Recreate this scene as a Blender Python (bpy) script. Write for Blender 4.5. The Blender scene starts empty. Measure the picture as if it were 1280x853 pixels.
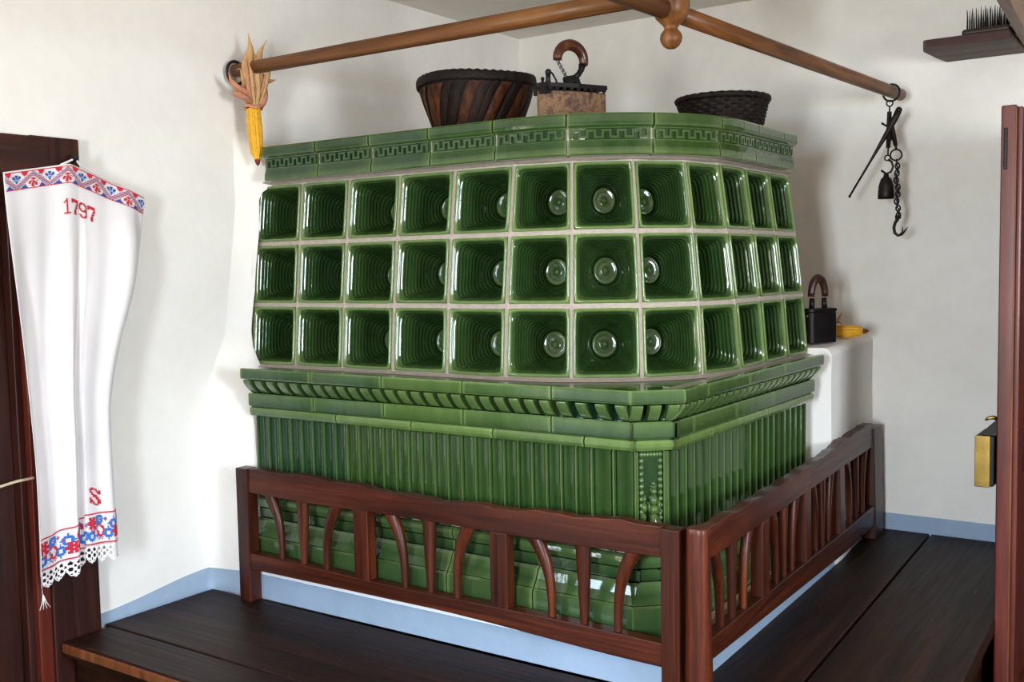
import bpy, bmesh, math, random
from mathutils import Vector, Matrix

random.seed(7)
PI = math.pi
SC = bpy.context.scene
COL = SC.collection

# ------------------------------------------------------------------ camera
CAM = Vector((2.63, -4.02, 1.0))
PITCH, ROLL, YAW = math.radians(4.1), math.atan(0.0187), math.radians(34.5)
fw = Vector((-math.sin(YAW) * math.cos(PITCH), math.cos(YAW) * math.cos(PITCH), -math.sin(PITCH)))
r0 = Vector((math.cos(YAW), math.sin(YAW), 0))
u0 = r0.cross(fw)
rt = math.cos(ROLL) * r0 - math.sin(ROLL) * u0
up = math.cos(ROLL) * u0 + math.sin(ROLL) * r0
cam = bpy.data.objects.new('camera', bpy.data.cameras.new('camera'))
COL.objects.link(cam)
cam.matrix_world = Matrix(((rt.x, up.x, -fw.x, CAM.x), (rt.y, up.y, -fw.y, CAM.y),
                           (rt.z, up.z, -fw.z, CAM.z), (0, 0, 0, 1)))
cam.data.sensor_width = 36
cam.data.lens = 36 * 1300 / 1280
cam.data.clip_start = 0.05
SC.camera = cam

# ------------------------------------------------------------------ world, lights, exposure
w = bpy.data.worlds.new('world'); SC.world = w; w.use_nodes = True
w.node_tree.nodes['Background'].inputs[0].default_value = (0.62, 0.78, 1.0, 1)
w.node_tree.nodes['Background'].inputs[1].default_value = 0.6
def area(name, loc, target, sx, sy, power, color, spread=PI):
    l = bpy.data.lights.new(name, 'AREA'); l.shape = 'RECTANGLE'
    l.size, l.size_y, l.energy, l.color = sx, sy, power, color
    l.spread = spread
    o = bpy.data.objects.new(name, l); COL.objects.link(o)
    o.location = loc
    o.rotation_euler = (Vector(target) - Vector(loc)).to_track_quat('-Z', 'Y').to_euler()
    return o
SKY, WARM = (0.60, 0.80, 1.0), (1.0, 0.80, 0.56)
# daylight standing in the three window openings: sky light falling in, ground light thrown up
WINS = [('left', -4.75, -3.85), ('front', 2.0, 2.62), ('right', -3.7, -2.7)]
WZ0, WZ1 = 0.42, 1.55
PW = {0: 46, 1: 116, 2: 92}
for i, (side, a, b) in enumerate(WINS):
    m = (a + b) / 2; zc = (WZ0 + WZ1) / 2
    if side == 'front':
        loc = (m, -6.16, zc); t1 = (m, -5.0, zc - 0.75); t2 = (m, -5.0, zc + 0.75)
    elif side == 'left':
        loc = (-0.17, m, zc); t1 = (1.0, m + 0.5, zc - 0.75); t2 = (1.0, m + 0.5, zc + 0.75)
    else:
        loc = (5.16, m, zc); t1 = (4.0, m + 0.1, zc - 0.75); t2 = (4.0, m + 0.1, zc + 0.75)
    area('window_sky_light', loc, t1, b - a, WZ1 - WZ0, PW[i], SKY, 2.5)
    area('window_ground_light', loc, t2, b - a, WZ1 - WZ0, PW[i] * 0.5, WARM, 2.5)
SC.view_settings.view_transform = 'Standard'
SC.view_settings.look = 'None'
SC.view_settings.gamma = 1
SC.view_settings.use_curve_mapping = False
SC.view_settings.exposure = 0.28
SC.cycles.use_denoising = True
SC.cycles.max_bounces = 10
SC.cycles.diffuse_bounces = 6
SC.cycles.glossy_bounces = 5
SC.cycles.caustics_reflective = False
SC.cycles.caustics_refractive = False
SC.cycles.sample_clamp_indirect = 4

# ------------------------------------------------------------------ materials
def lin(r, g, b):
    f = lambda c: (c / 12.92 if c <= 0.04045 else ((c + 0.055) / 1.055) ** 2.4)
    return (f(r / 255), f(g / 255), f(b / 255), 1)
class NT:
    def __init__(self, name):
        self.m = bpy.data.materials.new(name); self.m.use_nodes = True
        self.t = self.m.node_tree; self.b = self.t.nodes['Principled BSDF']
    def n(self, typ, **kw):
        x = self.t.nodes.new(typ)
        for k, v in kw.items():
            if k in x.inputs: x.inputs[k].default_value = v
            else: setattr(x, k, v)
        return x
    def l(self, a, b): self.t.links.new(a, b)
    def coord(self, scale=(1, 1, 1), kind='Object'):
        tc = self.n('ShaderNodeTexCoord'); mp = self.n('ShaderNodeMapping')
        mp.inputs['Scale'].default_value = scale
        self.l(tc.outputs[kind], mp.inputs['Vector']); return mp.outputs[0]
    def noise(self, vec, scale, detail=4, rough=0.55, dist=0.0):
        x = self.n('ShaderNodeTexNoise'); x.inputs['Scale'].default_value = scale
        x.inputs['Detail'].default_value = detail; x.inputs['Roughness'].default_value = rough
        x.inputs['Distortion'].default_value = dist
        self.l(vec, x.inputs['Vector']); return x.outputs['Fac']
    def ramp(self, fac, stops):
        x = self.n('ShaderNodeValToRGB'); e = x.color_ramp.elements
        while len(e) < len(stops): e.new(0.5)
        for el, (p, c) in zip(e, stops): el.position = p; el.color = c
        self.l(fac, x.inputs[0]); return x.outputs[0]
    def mix(self, fac, a, b, mode='MIX'):
        x = self.n('ShaderNodeMix', data_type='RGBA', blend_type=mode)
        for v, s in ((fac, 0), (a, 6), (b, 7)):
            if hasattr(v, 'links'): self.l(v, x.inputs[s])
            else: x.inputs[s].default_value = v
        return x.outputs[2]
    def math(self, op, a, b=0.0):
        x = self.n('ShaderNodeMath', operation=op)
        for v, s in ((a, 0), (b, 1)):
            if hasattr(v, 'links'): self.l(v, x.inputs[s])
            else: x.inputs[s].default_value = v
        return x.outputs[0]
    def bump(self, h, strength=0.2, dist=0.01):
        x = self.n('ShaderNodeBump'); x.inputs['Strength'].default_value = strength
        x.inputs['Distance'].default_value = dist
        self.l(h, x.inputs['Height']); self.l(x.outputs[0], self.b.inputs['Normal'])
    def set(self, **kw):
        for k, v in kw.items():
            s = self.b.inputs[k.replace('_', ' ')]
            if hasattr(v, 'links'): self.l(v, s)
            else: s.default_value = v
        return self

def plaster(name, c1, c2, bump=0.25):
    k = NT(name); v = k.coord()
    a = k.noise(v, 1.7, 5); b = k.noise(v, 14, 6, 0.6)
    k.set(Base_Color=k.ramp(k.math('ADD', k.math('MULTIPLY', a, 0.7), k.math('MULTIPLY', b, 0.3)), [(0.3, c1), (0.62, c2)]), Roughness=0.92)
    k.b.inputs['Specular IOR Level'].default_value = 0.15
    k.bump(k.math('ADD', k.math('MULTIPLY', k.noise(v, 5, 3), 1.2), k.math('MULTIPLY', k.noise(v, 38, 5, 0.65), 0.22)), bump, 0.012)
    return k.m
def wood(name, c1, c2, c3, axis=0, rough=0.35, coat=0.3, grain=1.0, bump=0.12, fine=1.0, spec=0.35, spots=False):
    k = NT(name); s = [22.0 * fine] * 3; s[axis] = 1.3 * fine
    v = k.coord(tuple(s)); g = k.noise(v, 1.0, 7, 0.62, 0.6 * grain)
    s2 = [90.0 * fine] * 3; s2[axis] = 3.0
    g2 = k.noise(k.coord(tuple(s2)), 1.0, 4, 0.6)
    big = k.noise(k.coord(), 5.0, 3)
    base = k.ramp(k.math('ADD', k.math('MULTIPLY', g, 0.75), k.math('MULTIPLY', g2, 0.25)), [(0.33, c1), (0.52, c2), (0.7, c3)])
    oi = k.n('ShaderNodeObjectInfo')
    hv = k.math('ADD', k.math('MULTIPLY', oi.outputs['Random'], 0.3), 0.82)
    col = k.mix(1.0, base, k.mix(big, (0.72, 0.72, 0.72, 1), (1.2, 1.2, 1.2, 1)), 'MULTIPLY')
    if spots:      # dents, worm spots and pale scratches of long use
        sp_ = k.ramp(k.noise(k.coord((1, 1, 1)), 34, 2, 0.4), [(0.70, (0, 0, 0, 1)), (0.75, (1, 1, 1, 1))])
        col = k.mix(sp_, col, (0.004, 0.003, 0.003, 1))
        s3 = [150.0] * 3; s3[axis] = 9.0
        sc_ = k.ramp(k.noise(k.coord(tuple(s3)), 1.0, 2, 0.5), [(0.70, (0, 0, 0, 1)), (0.80, (0.55, 0.55, 0.55, 1))])
        col = k.mix(sc_, col, lin(122, 84, 62))
    hs = k.n('ShaderNodeHueSaturation'); k.l(col, hs.inputs['Color']); k.l(hv, hs.inputs['Value'])
    k.b.inputs['Specular IOR Level'].default_value = spec
    k.set(Base_Color=hs.outputs[0], Roughness=k.math('ADD', k.math('MULTIPLY', g2, 0.3), rough - 0.12), Coat_Weight=coat, Coat_Roughness=0.18)
    k.bump(k.math('ADD', g, k.math('MULTIPLY', g2, 0.4)), bump, 0.004)
    return k.m
def plain(name, c, rough=0.6, metal=0.0, var=0.25, scale=30, bump=0.15):
    k = NT(name); v = k.coord(); n = k.noise(v, scale, 6, 0.65)
    d = tuple(max(0, x * (1 - var)) for x in c[:3]) + (1,); b = tuple(min(1, x * (1 + var)) for x in c[:3]) + (1,)
    k.set(Base_Color=k.ramp(n, [(0.3, d), (0.7, b)]), Roughness=rough, Metallic=metal)
    if bump: k.bump(n, bump, 0.003)
    return k.m
def glaze(name):
    # green lead glaze: dark where it pools, paler olive where it runs thin over edges ("thin" attribute);
    # object colour R = paler/olive tile, G = blue-green tile
    k = NT(name); v = k.coord()
    at = k.n('ShaderNodeAttribute', attribute_name='thin')
    oi = k.n('ShaderNodeObjectInfo'); sp = k.n('ShaderNodeSeparateColor'); k.l(oi.outputs['Color'], sp.inputs[0])
    n = k.noise(k.coord((1, 1, 0.35)), 26, 5, 0.6, 0.4); n2 = k.noise(v, 7, 3)
    dark = k.mix(n, lin(3, 26, 8), lin(12, 54, 15))
    dark = k.mix(k.math('MULTIPLY', sp.outputs[0], 0.8), dark, k.mix(n, lin(40, 76, 26), lin(98, 116, 60)))
    dark = k.mix(k.math('MULTIPLY', sp.outputs[1], k.math('ADD', k.math('MULTIPLY', n2, 0.8), 0.4)), dark, k.mix(n, lin(5, 32, 26), lin(22, 64, 48)))
    light = k.mix(n, lin(92, 124, 60), lin(138, 158, 98))
    f = k.math('MULTIPLY', at.outputs['Fac'], k.math('ADD', k.math('MULTIPLY', n2, 0.5), 0.5))
    k.set(Base_Color=k.mix(f, dark, light), Roughness=k.math('ADD', k.math('MULTIPLY', n, 0.08), 0.05), IOR=1.55)
    k.b.inputs['Specular IOR Level'].default_value = 0.45
    k.bump(k.math('ADD', k.noise(v, 60, 3), k.math('MULTIPLY', n2, 2.0)), 0.10, 0.004)
    return k.m

M = {}
M['plaster'] = plaster('white_plaster', lin(232, 228, 222), lin(243, 240, 236))
M['plaster_back'] = plaster('white_plaster_back', lin(226, 222, 214), lin(240, 237, 231))
M['ceiling'] = plaster('ceiling_plaster', lin(218, 212, 202), lin(232, 227, 218))
M['blue'] = plain('pale_blue_paint', lin(146, 166, 190), 0.55, 0, 0.08, 9, 0.1)
M['white_edge'] = plain('white_limewash', lin(236, 238, 240), 0.8, 0, 0.03, 20)
M['plank_edge'] = plain('pale_bare_board', lin(196, 172, 142), 0.7, 0, 0.12, 20)
M['grout'] = plain('grey_grout', lin(172, 160, 148), 0.85, 0, 0.14, 60, 0.5)
M['glaze'] = glaze('green_glaze')
RED = (lin(30, 10, 4), lin(68, 26, 11), lin(108, 48, 21))
for i, ax in enumerate('xyz'):
    M['red_' + ax] = wood('varnished_red_wood_' + ax, *RED, axis=i, rough=0.36, coat=0.06, bump=0.25, spec=0.3)
    M['dark_' + ax] = wood('dark_bench_wood_' + ax, lin(18, 8, 4), lin(38, 19, 11), lin(66, 37, 24), axis=i, rough=0.46, coat=0.0, bump=0.35, spec=0.14, spots=True)
    M['frame_' + ax] = wood('brown_door_wood_' + ax, lin(28, 10, 6), lin(52, 19, 11), lin(76, 32, 18), axis=i, rough=0.45, coat=0.1)
    M['door_' + ax] = wood('red_brown_door_paint_' + ax, lin(66, 22, 14), lin(94, 34, 22), lin(118, 52, 34), axis=i, rough=0.4, coat=0.2, bump=0.06)
    M['honey_' + ax] = wood('honey_brown_wood_' + ax, lin(66, 36, 15), lin(112, 70, 36), lin(146, 102, 60), axis=i, rough=0.4, coat=0.05, spec=0.25)
    M['shelf_' + ax] = wood('old_grey_brown_board_' + ax, lin(48, 36, 32), lin(82, 64, 56), lin(112, 88, 74), axis=i, rough=0.6, coat=0.0)
M['worn'] = wood('worn_wood_edge', lin(80, 38, 18), lin(120, 66, 34), lin(150, 96, 54), axis=2, rough=0.5, coat=0.1)
M['floor'] = wood('floor_boards', lin(40, 24, 18), lin(66, 42, 30), lin(90, 60, 44), axis=1, rough=0.5, coat=0.1)
M['iron'] = plain('dark_iron', lin(44, 38, 36), 0.5, 0.7, 0.4, 40, 0.3)
M['black_iron'] = plain('black_iron', lin(26, 22, 22), 0.45, 0.6, 0.35, 40, 0.3)
M['brass'] = plain('aged_brass', lin(150, 124, 66), 0.34, 1.0, 0.22, 24, 0.1)
M['husk'] = plain('dry_corn_husk', lin(206, 164, 112), 0.75, 0, 0.2, 40, 0.3)
M['husk_pink'] = plain('pinkish_corn_husk', lin(190, 130, 100), 0.75, 0, 0.22, 40, 0.3)
M['corn'] = plain('yellow_corn', lin(226, 172, 36), 0.4, 0, 0.16, 60, 0.0)
M['corn_tip'] = plain('dark_red_cob_tip', lin(110, 34, 22), 0.6, 0, 0.2, 60)
M['linen'] = None
M['red_thread'] = plain('red_thread', lin(196, 30, 52), 0.8, 0, 0.12, 300, 0.4)
M['blue_thread'] = plain('blue_thread', lin(38, 74, 156), 0.8, 0, 0.12, 300, 0.4)
M['bright_blue_thread'] = plain('bright_blue_thread', lin(40, 110, 196), 0.8, 0, 0.12, 300, 0.4)
M['lace'] = plain('white_lace', lin(238, 234, 236), 0.9, 0, 0.04, 100, 0.3)
M['cord'] = plain('hemp_cord', lin(196, 178, 150), 0.9, 0, 0.15, 100, 0.3)
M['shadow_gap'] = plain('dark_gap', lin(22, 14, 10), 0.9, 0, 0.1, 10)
M['slab'] = plain('clay_mortar_top', lin(120, 110, 98), 0.9, 0, 0.15, 20)
def linen():
    k = NT('white_linen'); v = k.coord((1, 1, 1))
    wv = k.n('ShaderNodeTexWave', bands_direction='Y'); wv.inputs['Scale'].default_value = 180; k.l(v, wv.inputs['Vector'])
    wz = k.n('ShaderNodeTexWave', bands_direction='Z'); wz.inputs['Scale'].default_value = 180; k.l(v, wz.inputs['Vector'])
    k.set(Base_Color=k.ramp(k.noise(v, 5, 4), [(0.3, lin(222, 217, 219)), (0.7, lin(232, 228, 230))]), Roughness=0.9)
    k.b.inputs['Sheen Weight'].default_value = 0.15
    k.bump(k.math('ADD', wv.outputs['Fac'], wz.outputs['Fac']), 0.12, 0.001)
    return k.m
M['linen'] = linen()
def rust():
    k = NT('rusty_sheet_iron'); v = k.coord(); n = k.noise(v, 48, 6, 0.65, 0.5); n2 = k.noise(v, 90, 5)
    k.set(Base_Color=k.ramp(k.math('ADD', k.math('MULTIPLY', n, 0.8), k.math('MULTIPLY', n2, 0.2)), [(0.36, lin(58, 42, 36)), (0.48, lin(96, 70, 54)), (0.55, lin(130, 98, 66)), (0.66, lin(80, 60, 50))]), Roughness=0.65, Metallic=0.3)
    k.bump(n, 0.3, 0.003); return k.m
M['rust'] = rust()
def basket_mat(name, cols, axis_scale):
    k = NT(name); n = k.noise(k.coord(axis_scale), 1.0, 6, 0.6, 0.5)
    oi = k.n('ShaderNodeObjectInfo'); c = k.ramp(oi.outputs['Random'], [(0.0, cols[0]), (0.35, cols[1]), (0.7, cols[2]), (1.0, cols[3])])
    k.set(Base_Color=k.mix(1.0, c, k.ramp(n, [(0.36, (0.22, 0.2, 0.2, 1)), (0.64, (1.35, 1.25, 1.1, 1))]), 'MULTIPLY'), Roughness=0.6)
    k.b.inputs['Specular IOR Level'].default_value = 0.22
    k.bump(n, 0.7, 0.006); return k.m
M['splint'] = basket_mat('smoked_splint', [lin(30, 17, 11), lin(40, 22, 13), lin(62, 34, 18), lin(112, 64, 28)], (38, 38, 22))
M['basket_dark'] = basket_mat('dark_wicker', [lin(27, 18, 14)] * 4, (60, 60, 60))

# ------------------------------------------------------------------ mesh helpers
class MB:
    def __init__(self): self.v = []; self.f = []; self.mi = []; self.th = []; self.m = 0; self.s = []
    def add(self, vs, fs, thin=None, smooth=False):
        o = len(self.v); self.v += [Vector(p) for p in vs]
        self.th += (thin if thin else [0.0] * len(vs))
        for f in fs: self.f.append([o + i for i in f]); self.mi.append(self.m); self.s.append(smooth)
        return self
    def box(self, x0, x1, y0, y1, z0, z1, thin=0.0):
        vs = [(x, y, z) for z in (z0, z1) for y in (y0, y1) for x in (x0, x1)]
        return self.add(vs, [(0, 2, 3, 1), (4, 5, 7, 6), (0, 1, 5, 4), (2, 6, 7, 3), (0, 4, 6, 2), (1, 3, 7, 5)], [thin] * 8)
    def hexa(self, p, thin=None):       # 8 points, bottom ring 0-3, top ring 4-7
        return self.add(p, [(3, 2, 1, 0), (4, 5, 6, 7), (0, 1, 5, 4), (1, 2, 6, 5), (2, 3, 7, 6), (3, 0, 4, 7)], thin)
    def grid(self, rows, thin=None, smooth=True, close_u=False):
        nu = len(rows[0]); vs = [p for r in rows for p in r]; fs = []
        for j in range(len(rows) - 1):
            for i in range(nu - (0 if close_u else 1)):
                i2 = (i + 1) % nu
                fs.append((j * nu + i, j * nu + i2, (j + 1) * nu + i2, (j + 1) * nu + i))
        return self.add(vs, fs, thin, smooth)
    def tube(self, pts, rad, seg=10, cap=True, smooth=True, ell=1.0):
        pts = [Vector(p) for p in pts]; n = len(pts)
        if not hasattr(rad, '__len__'): rad = [rad] * n
        rows = []; prev = None
        for i, p in enumerate(pts):
            t = (pts[min(i + 1, n - 1)] - pts[max(i - 1, 0)]).normalized()
            if prev is None:
                a = Vector((0, 0, 1)) if abs(t.z) < 0.9 else Vector((1, 0, 0))
                prev = (a - t * a.dot(t)).normalized()
            else: prev = (prev - t * prev.dot(t)).normalized()
            b = t.cross(prev)
            rows.append([p + (prev * math.cos(2 * PI * k / seg) + b * math.sin(2 * PI * k / seg) * ell) * rad[i] for k in range(seg)])
        self.grid(rows, None, smooth, True)
        if cap:
            o = len(self.v) - n * seg
            self.f.append([o + k for k in range(seg)][::-1]); self.mi.append(self.m); self.s.append(False)
            self.f.append([o + (n - 1) * seg + k for k in range(seg)]); self.mi.append(self.m); self.s.append(False)
        return self
    def lathe(self, prof, seg=32, c=(0, 0, 0), smooth=True, fn=None, capb=True, capt=True):
        rows = []
        for r, z in prof:
            row = []
            for k in range(seg):
                a = 2 * PI * k / seg; rr = r * (fn(a, z) if fn else 1)
                row.append((c[0] + rr * math.cos(a), c[1] + rr * math.sin(a), c[2] + z))
            rows.append(row)
        self.grid(rows, None, smooth, True)
        o = len(self.v) - len(rows) * seg
        if capb: self.f.append([o + k for k in range(seg)][::-1]); self.mi.append(self.m); self.s.append(False)
        if capt: self.f.append([o + (len(rows) - 1) * seg + k for k in range(seg)]); self.mi.append(self.m); self.s.append(False)
        return self
    def prism(self, poly, fn, a, b, thin=0.0):   # poly: 2-D outline, fn(u, v, w) -> 3-D, from w=a to w=b
        n = len(poly)
        vs = [fn(u, v, a) for u, v in poly] + [fn(u, v, b) for u, v in poly]
        fs = [tuple(range(n))[::-1], tuple(range(n, 2 * n))] + [(i, (i + 1) % n, n + (i + 1) % n, n + i) for i in range(n)]
        return self.add(vs, fs, [thin] * (2 * n))
    def ball(self, c, r, seg=12, rings=8, sc=(1, 1, 1)):
        rows = [[(c[0] + r * sc[0] * math.sin(PI * j / rings) * math.cos(2 * PI * i / seg), c[1] + r * sc[1] * math.sin(PI * j / rings) * math.sin(2 * PI * i / seg), c[2] - r * sc[2] * math.cos(PI * j / rings)) for i in range(seg)] for j in range(rings + 1)]
        return self.grid(rows, None, True, True)
    def build(self, name, mats, parent=None, bevel=0.0, color=None, recalc=True, segs=2, ang=35):
        me = bpy.data.meshes.new(name)
        off = parent_loc(parent)
        me.from_pydata([p - off for p in self.v], [], self.f)
        mats = mats if isinstance(mats, (list, tuple)) else [mats]
        for m in mats: me.materials.append(M[m] if isinstance(m, str) else m)
        me.polygons.foreach_set('material_index', self.mi)
        me.polygons.foreach_set('use_smooth', self.s)
        if any(self.th):
            a = me.attributes.new('thin', 'FLOAT', 'POINT'); a.data.foreach_set('value', self.th)
        if recalc:
            bm = bmesh.new(); bm.from_mesh(me)
            bmesh.ops.recalc_face_normals(bm, faces=bm.faces); bm.to_mesh(me); bm.free()
        me.update()
        o = bpy.data.objects.new(name, me); COL.objects.link(o)
        if parent: o.parent = parent
        if color: o.color = color
        if bevel:
            md = o.modifiers.new('bevel', 'BEVEL'); md.width = bevel; md.segments = segs; md.limit_method = 'ANGLE'; md.angle_limit = math.radians(ang)
            for p in me.polygons: p.use_smooth = True
            wn = o.modifiers.new('normals', 'WEIGHTED_NORMAL'); wn.keep_sharp = True
        return o
def parent_loc(p):
    v = Vector((0, 0, 0))
    while p is not None: v = v + p.location; p = p.parent
    return v
def thing(name, label, cat, loc=(0, 0, 0), group=None):
    o = bpy.data.objects.new(name, None); COL.objects.link(o); o.location = loc
    o.empty_display_size = 0.1
    o['label'] = label; o['category'] = cat
    if group: o['group'] = group
    return o
def struct(o): o['kind'] = 'structure'; return o
def structE(name, loc=(0, 0, 0)):
    o = bpy.data.objects.new(name, None); COL.objects.link(o); o.location = loc; o['kind'] = 'structure'; return o
def lerp(a, b, t): return a + (b - a) * t
def smooth(t): t = max(0, min(1, t)); return t * t * (3 - 2 * t)
def rnd(a, b): return random.uniform(a, b)

# ================================================================== ROOM
YB, ZF, ZC, XR, YF = -0.09, -0.45, 2.012, 5.0, -6.0
def fil_y0(z): return lerp(-1.905, -1.745 - 0.075 * max(0, min(1.2, (1.22 - z) / 0.45)), smooth((z - 0.52) / 0.30))
def fil_y1(z): return -1.60 if z < 0.695 else lerp(lerp(-1.716, -1.668, max(0, min(1, (z - 0.70) / 0.58))) - 0.008, -1.66, fil_k2(z))
def fil_k2(z): return smooth((z - 1.24) / 0.05) * (1 - smooth((z - 1.36) / 0.09))
def fillet(y, z):
    """plaster filled in between the flat left wall (x = 0) and the end of the stove"""
    k = smooth((z - 0.50) / 0.32)
    h = lerp(0.170, 0.022 + 0.025 * max(0, min(1, (z - 0.8) / 0.4)), k) * (1 - smooth((z - 1.36) / 0.09)); h = lerp(h, 0.110, fil_k2(z)); wd_ = lerp(0.055, max(0.06, fil_y1(max(z, 0.70)) - fil_y0(z)), k)
    t = max(0, min(1, (y - fil_y0(z)) / wd_)); return h * lerp(math.sin(PI / 2 * t), t ** 1.25, k)
def wall_x(y, z): return 0.003 * math.sin(7 * z + 3 * y) + 0.002 * math.sin(17 * z - 9 * y) - 0.004
LW = WINS[0]
DY0, DY1, DZ1 = -3.42, -2.49, 1.20          # door opening in the left wall
ys = [-6, -5.6, -5.2, LW[1], -4.3, LW[2], DY0, -3.2, -3.0, -2.8, -2.6, DY1, -2.4, -2.3, -2.2, -2.1, -2.04] + [-1.9, -1.7, -1.5, -1.2, -0.8, -0.4, 0.1]
zs = [ZF, WZ0, WZ1, -0.3, -0.15, 0.0] + [0.05 * i for i in range(1, 25)] + [DZ1 + 0.05 * i for i in range(1, 17)] + [2.06]
ys = sorted(set(round(y, 4) for y in ys)); zs = sorted(set(round(z, 4) for z in zs))
mb = MB(); idx = {}
for j, z in enumerate(zs):
    for i, y in enumerate(ys):
        idx[(i, j)] = len(mb.v); mb.v.append(Vector((wall_x(y, z), y, z))); mb.th.append(0.0)
for j in range(len(zs) - 1):
    for i in range(len(ys) - 1):
        yc, zc = (ys[i] + ys[i + 1]) / 2, (zs[j] + zs[j + 1]) / 2
        if DY0 < yc < DY1 and zc < DZ1: continue
        if LW[1] < yc < LW[2] and WZ0 < zc < WZ1: continue
        mb.f.append([idx[(i, j)], idx[(i + 1, j)], idx[(i + 1, j + 1)], idx[(i, j + 1)]]); mb.mi.append(0); mb.s.append(True)
for b_ in ((-6, LW[1], ZF, 2.06), (LW[2], 0.1, ZF, 2.06), (LW[1], LW[2], ZF, WZ0), (LW[1], LW[2], WZ1, 2.06)): mb.box(-0.16, -0.14, *b_)
for b_ in ((LW[1] - 0.01, LW[1]), (LW[2], LW[2] + 0.01)): mb.box(-0.15, -0.006, *b_, WZ0, WZ1)
for b_ in ((WZ0 - 0.01, WZ0), (WZ1, WZ1 + 0.01)): mb.box(-0.15, -0.006, LW[1], LW[2], *b_)
struct(mb.build('wall_left', 'plaster', recalc=False))
mb = MB(); rows = []
for j in range(60):
    z = -0.02 + 0.025 * j; a, b = fil_y0(z) - 0.02, fil_y1(z)
    if z > 0.695 and z < 0.72: z = 0.697
    row = []
    for i in range(27):
        y = a + (min(b, fil_y0(z) + 0.13) - a) * i / 25 if i < 26 else b
        f_ = fillet(y, z); row.append((wall_x(y, z) + f_ - 0.0012 + (0.003 * math.sin(23 * z + 11 * y) if f_ > 0.03 else 0), y, z))
    rows.append(row)
mb.grid(rows)
struct(mb.build('trim_2', 'plaster', recalc=False))
# back wall with the opening of the second door
mb = MB(); BX0, BX1, BZ1 = 2.20, 3.10, 1.42
for a in (mb.box(-0.1, BX0, YB, YB + 0.16, ZF, 2.06), mb.box(BX1, 5.1, YB, YB + 0.16, ZF, 2.06), mb.box(BX0, BX1, YB, YB + 0.16, BZ1, 2.06)): pass
struct(mb.build('wall_back', 'plaster_back'))
def wall_with_windows(name, fn, u0, u1, holes):
    mb = MB(); us = sorted({u0, u1} | {h for hh in holes for h in hh})
    for a, b in zip(us, us[1:]):
        if (a, b) in holes: mb.hexa(fn(a, b, ZF, WZ0)); mb.hexa(fn(a, b, WZ1, 2.06))
        else: mb.hexa(fn(a, b, ZF, 2.06))
    return struct(mb.build(name, 'plaster_back'))
fF = lambda a, b, z0, z1: [(a, -6.14, z0), (b, -6.14, z0), (b, -6, z0), (a, -6, z0), (a, -6.14, z1), (b, -6.14, z1), (b, -6, z1), (a, -6, z1)]
fR = lambda a, b, z0, z1: [(5, a, z0), (5.14, a, z0), (5.14, b, z0), (5, b, z0), (5, a, z1), (5.14, a, z1), (5.14, b, z1), (5, b, z1)]
wall_with_windows('wall_front', fF, -0.1, 5.1, [(a, b) for s, a, b in WINS if s == 'front'])
wall_with_windows('wall_right', fR, -6.1, 0.1, [(a, b) for s, a, b in WINS if s == 'right'])
struct(MB().box(-0.16, 5.14, -6.14, 0.1, ZC, ZC + 0.06).build('ceiling', 'ceiling'))
fl = structE('floor', (0, 0, ZF))
for i in range(26):
    x = -0.15 + i * 0.205
    MB().box(x, x + 0.202, -6.14, 0.1, ZF - 0.04, ZF).build('floor_board', 'floor', fl)
for i, (side, a, b) in enumerate(WINS):
    e = structE('window_%d' % (i + 1), ((a + b) / 2, -6.07, WZ0) if side == 'front' else (5.07 if side == 'right' else -0.08, (a + b) / 2, WZ0))
    def wb(name, u0, u1, z0, z1, t=0.02):
        m_ = MB()
        if side == 'front': m_.box(u0, u1, -6.08 - t, -6.08 + t, z0, z1)
        else: wx_ = 5.08 if side == 'right' else -0.08; m_.box(wx_ - t, wx_ + t, u0, u1, z0, z1)
        m_.build(name, 'white_edge', e)
    wb('window_frame', a, a + 0.05, WZ0, WZ1); wb('window_frame', b - 0.05, b, WZ0, WZ1)
    wb('window_frame', a, b, WZ0, WZ0 + 0.05); wb('window_frame', a, b, WZ1 - 0.05, WZ1)
    wb('mullion', (a + b) / 2 - 0.03, (a + b) / 2 + 0.03, WZ0, WZ1)
    for q in (0.34, 0.67): wb('glazing_bar', a, b, lerp(WZ0, WZ1, q) - 0.012, lerp(WZ0, WZ1, q) + 0.012, 0.012)
# painted pale blue bands just above the bench
mb = MB(); rows = []
for y in [-2.31 + 0.0105 * i for i in range(43)]:
    h = lerp(0.030, 0.068, smooth((y + 2.31) / 0.4))
    wx = wall_x(y, 0.03) + fillet(y, 0.03); rows.append([(wx + 0.004, y, -0.005), (wx + 0.004, y, h), (wx - 0.01, y, h)])
mb.grid(rows); struct(mb.build('baseboard_left', 'blue'))
struct(MB().box(1.58, 2.14, YB - 0.004, YB + 0.01, -0.02, 0.060).build('baseboard_back', 'blue'))

# white plastered masonry pier closing the stove to the back wall
mb = MB(); ptz = lambda x, y: 0.715 + 0.012 * smooth((y + 0.75) / 0.65) + 0.004 * math.sin(11 * x + 5 * y)
prof = []
N = 10
rows = []
ysp = [-0.700 + 0.0608 * i for i in range(11)]
for i, y in enumerate(ysp):
    xr = 1.592 - 0.035 * smooth((y + 0.716) / 0.62) + 0.004 * math.sin(9 * y)
    row = [(xr, y, 0.0), (xr + 0.002, y, 0.2), (xr, y, 0.4), (xr - 0.002, y, 0.6)]
    zt = ptz(xr, y); R = 0.028
    for a in range(6):
        t = PI / 2 * a / 5; row.append((xr - R + R * math.cos(t), y, zt - R + R * math.sin(t)))
    for x in (1.4, 1.2, 0.9): row.append((x, y, ptz(x, y)))
    rows.append(row)
mb.grid(rows)
mb.add(list(rows[0]) + [(0.9, ysp[0], 0.0)], [tuple(range(len(rows[0]) + 1))])
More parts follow.
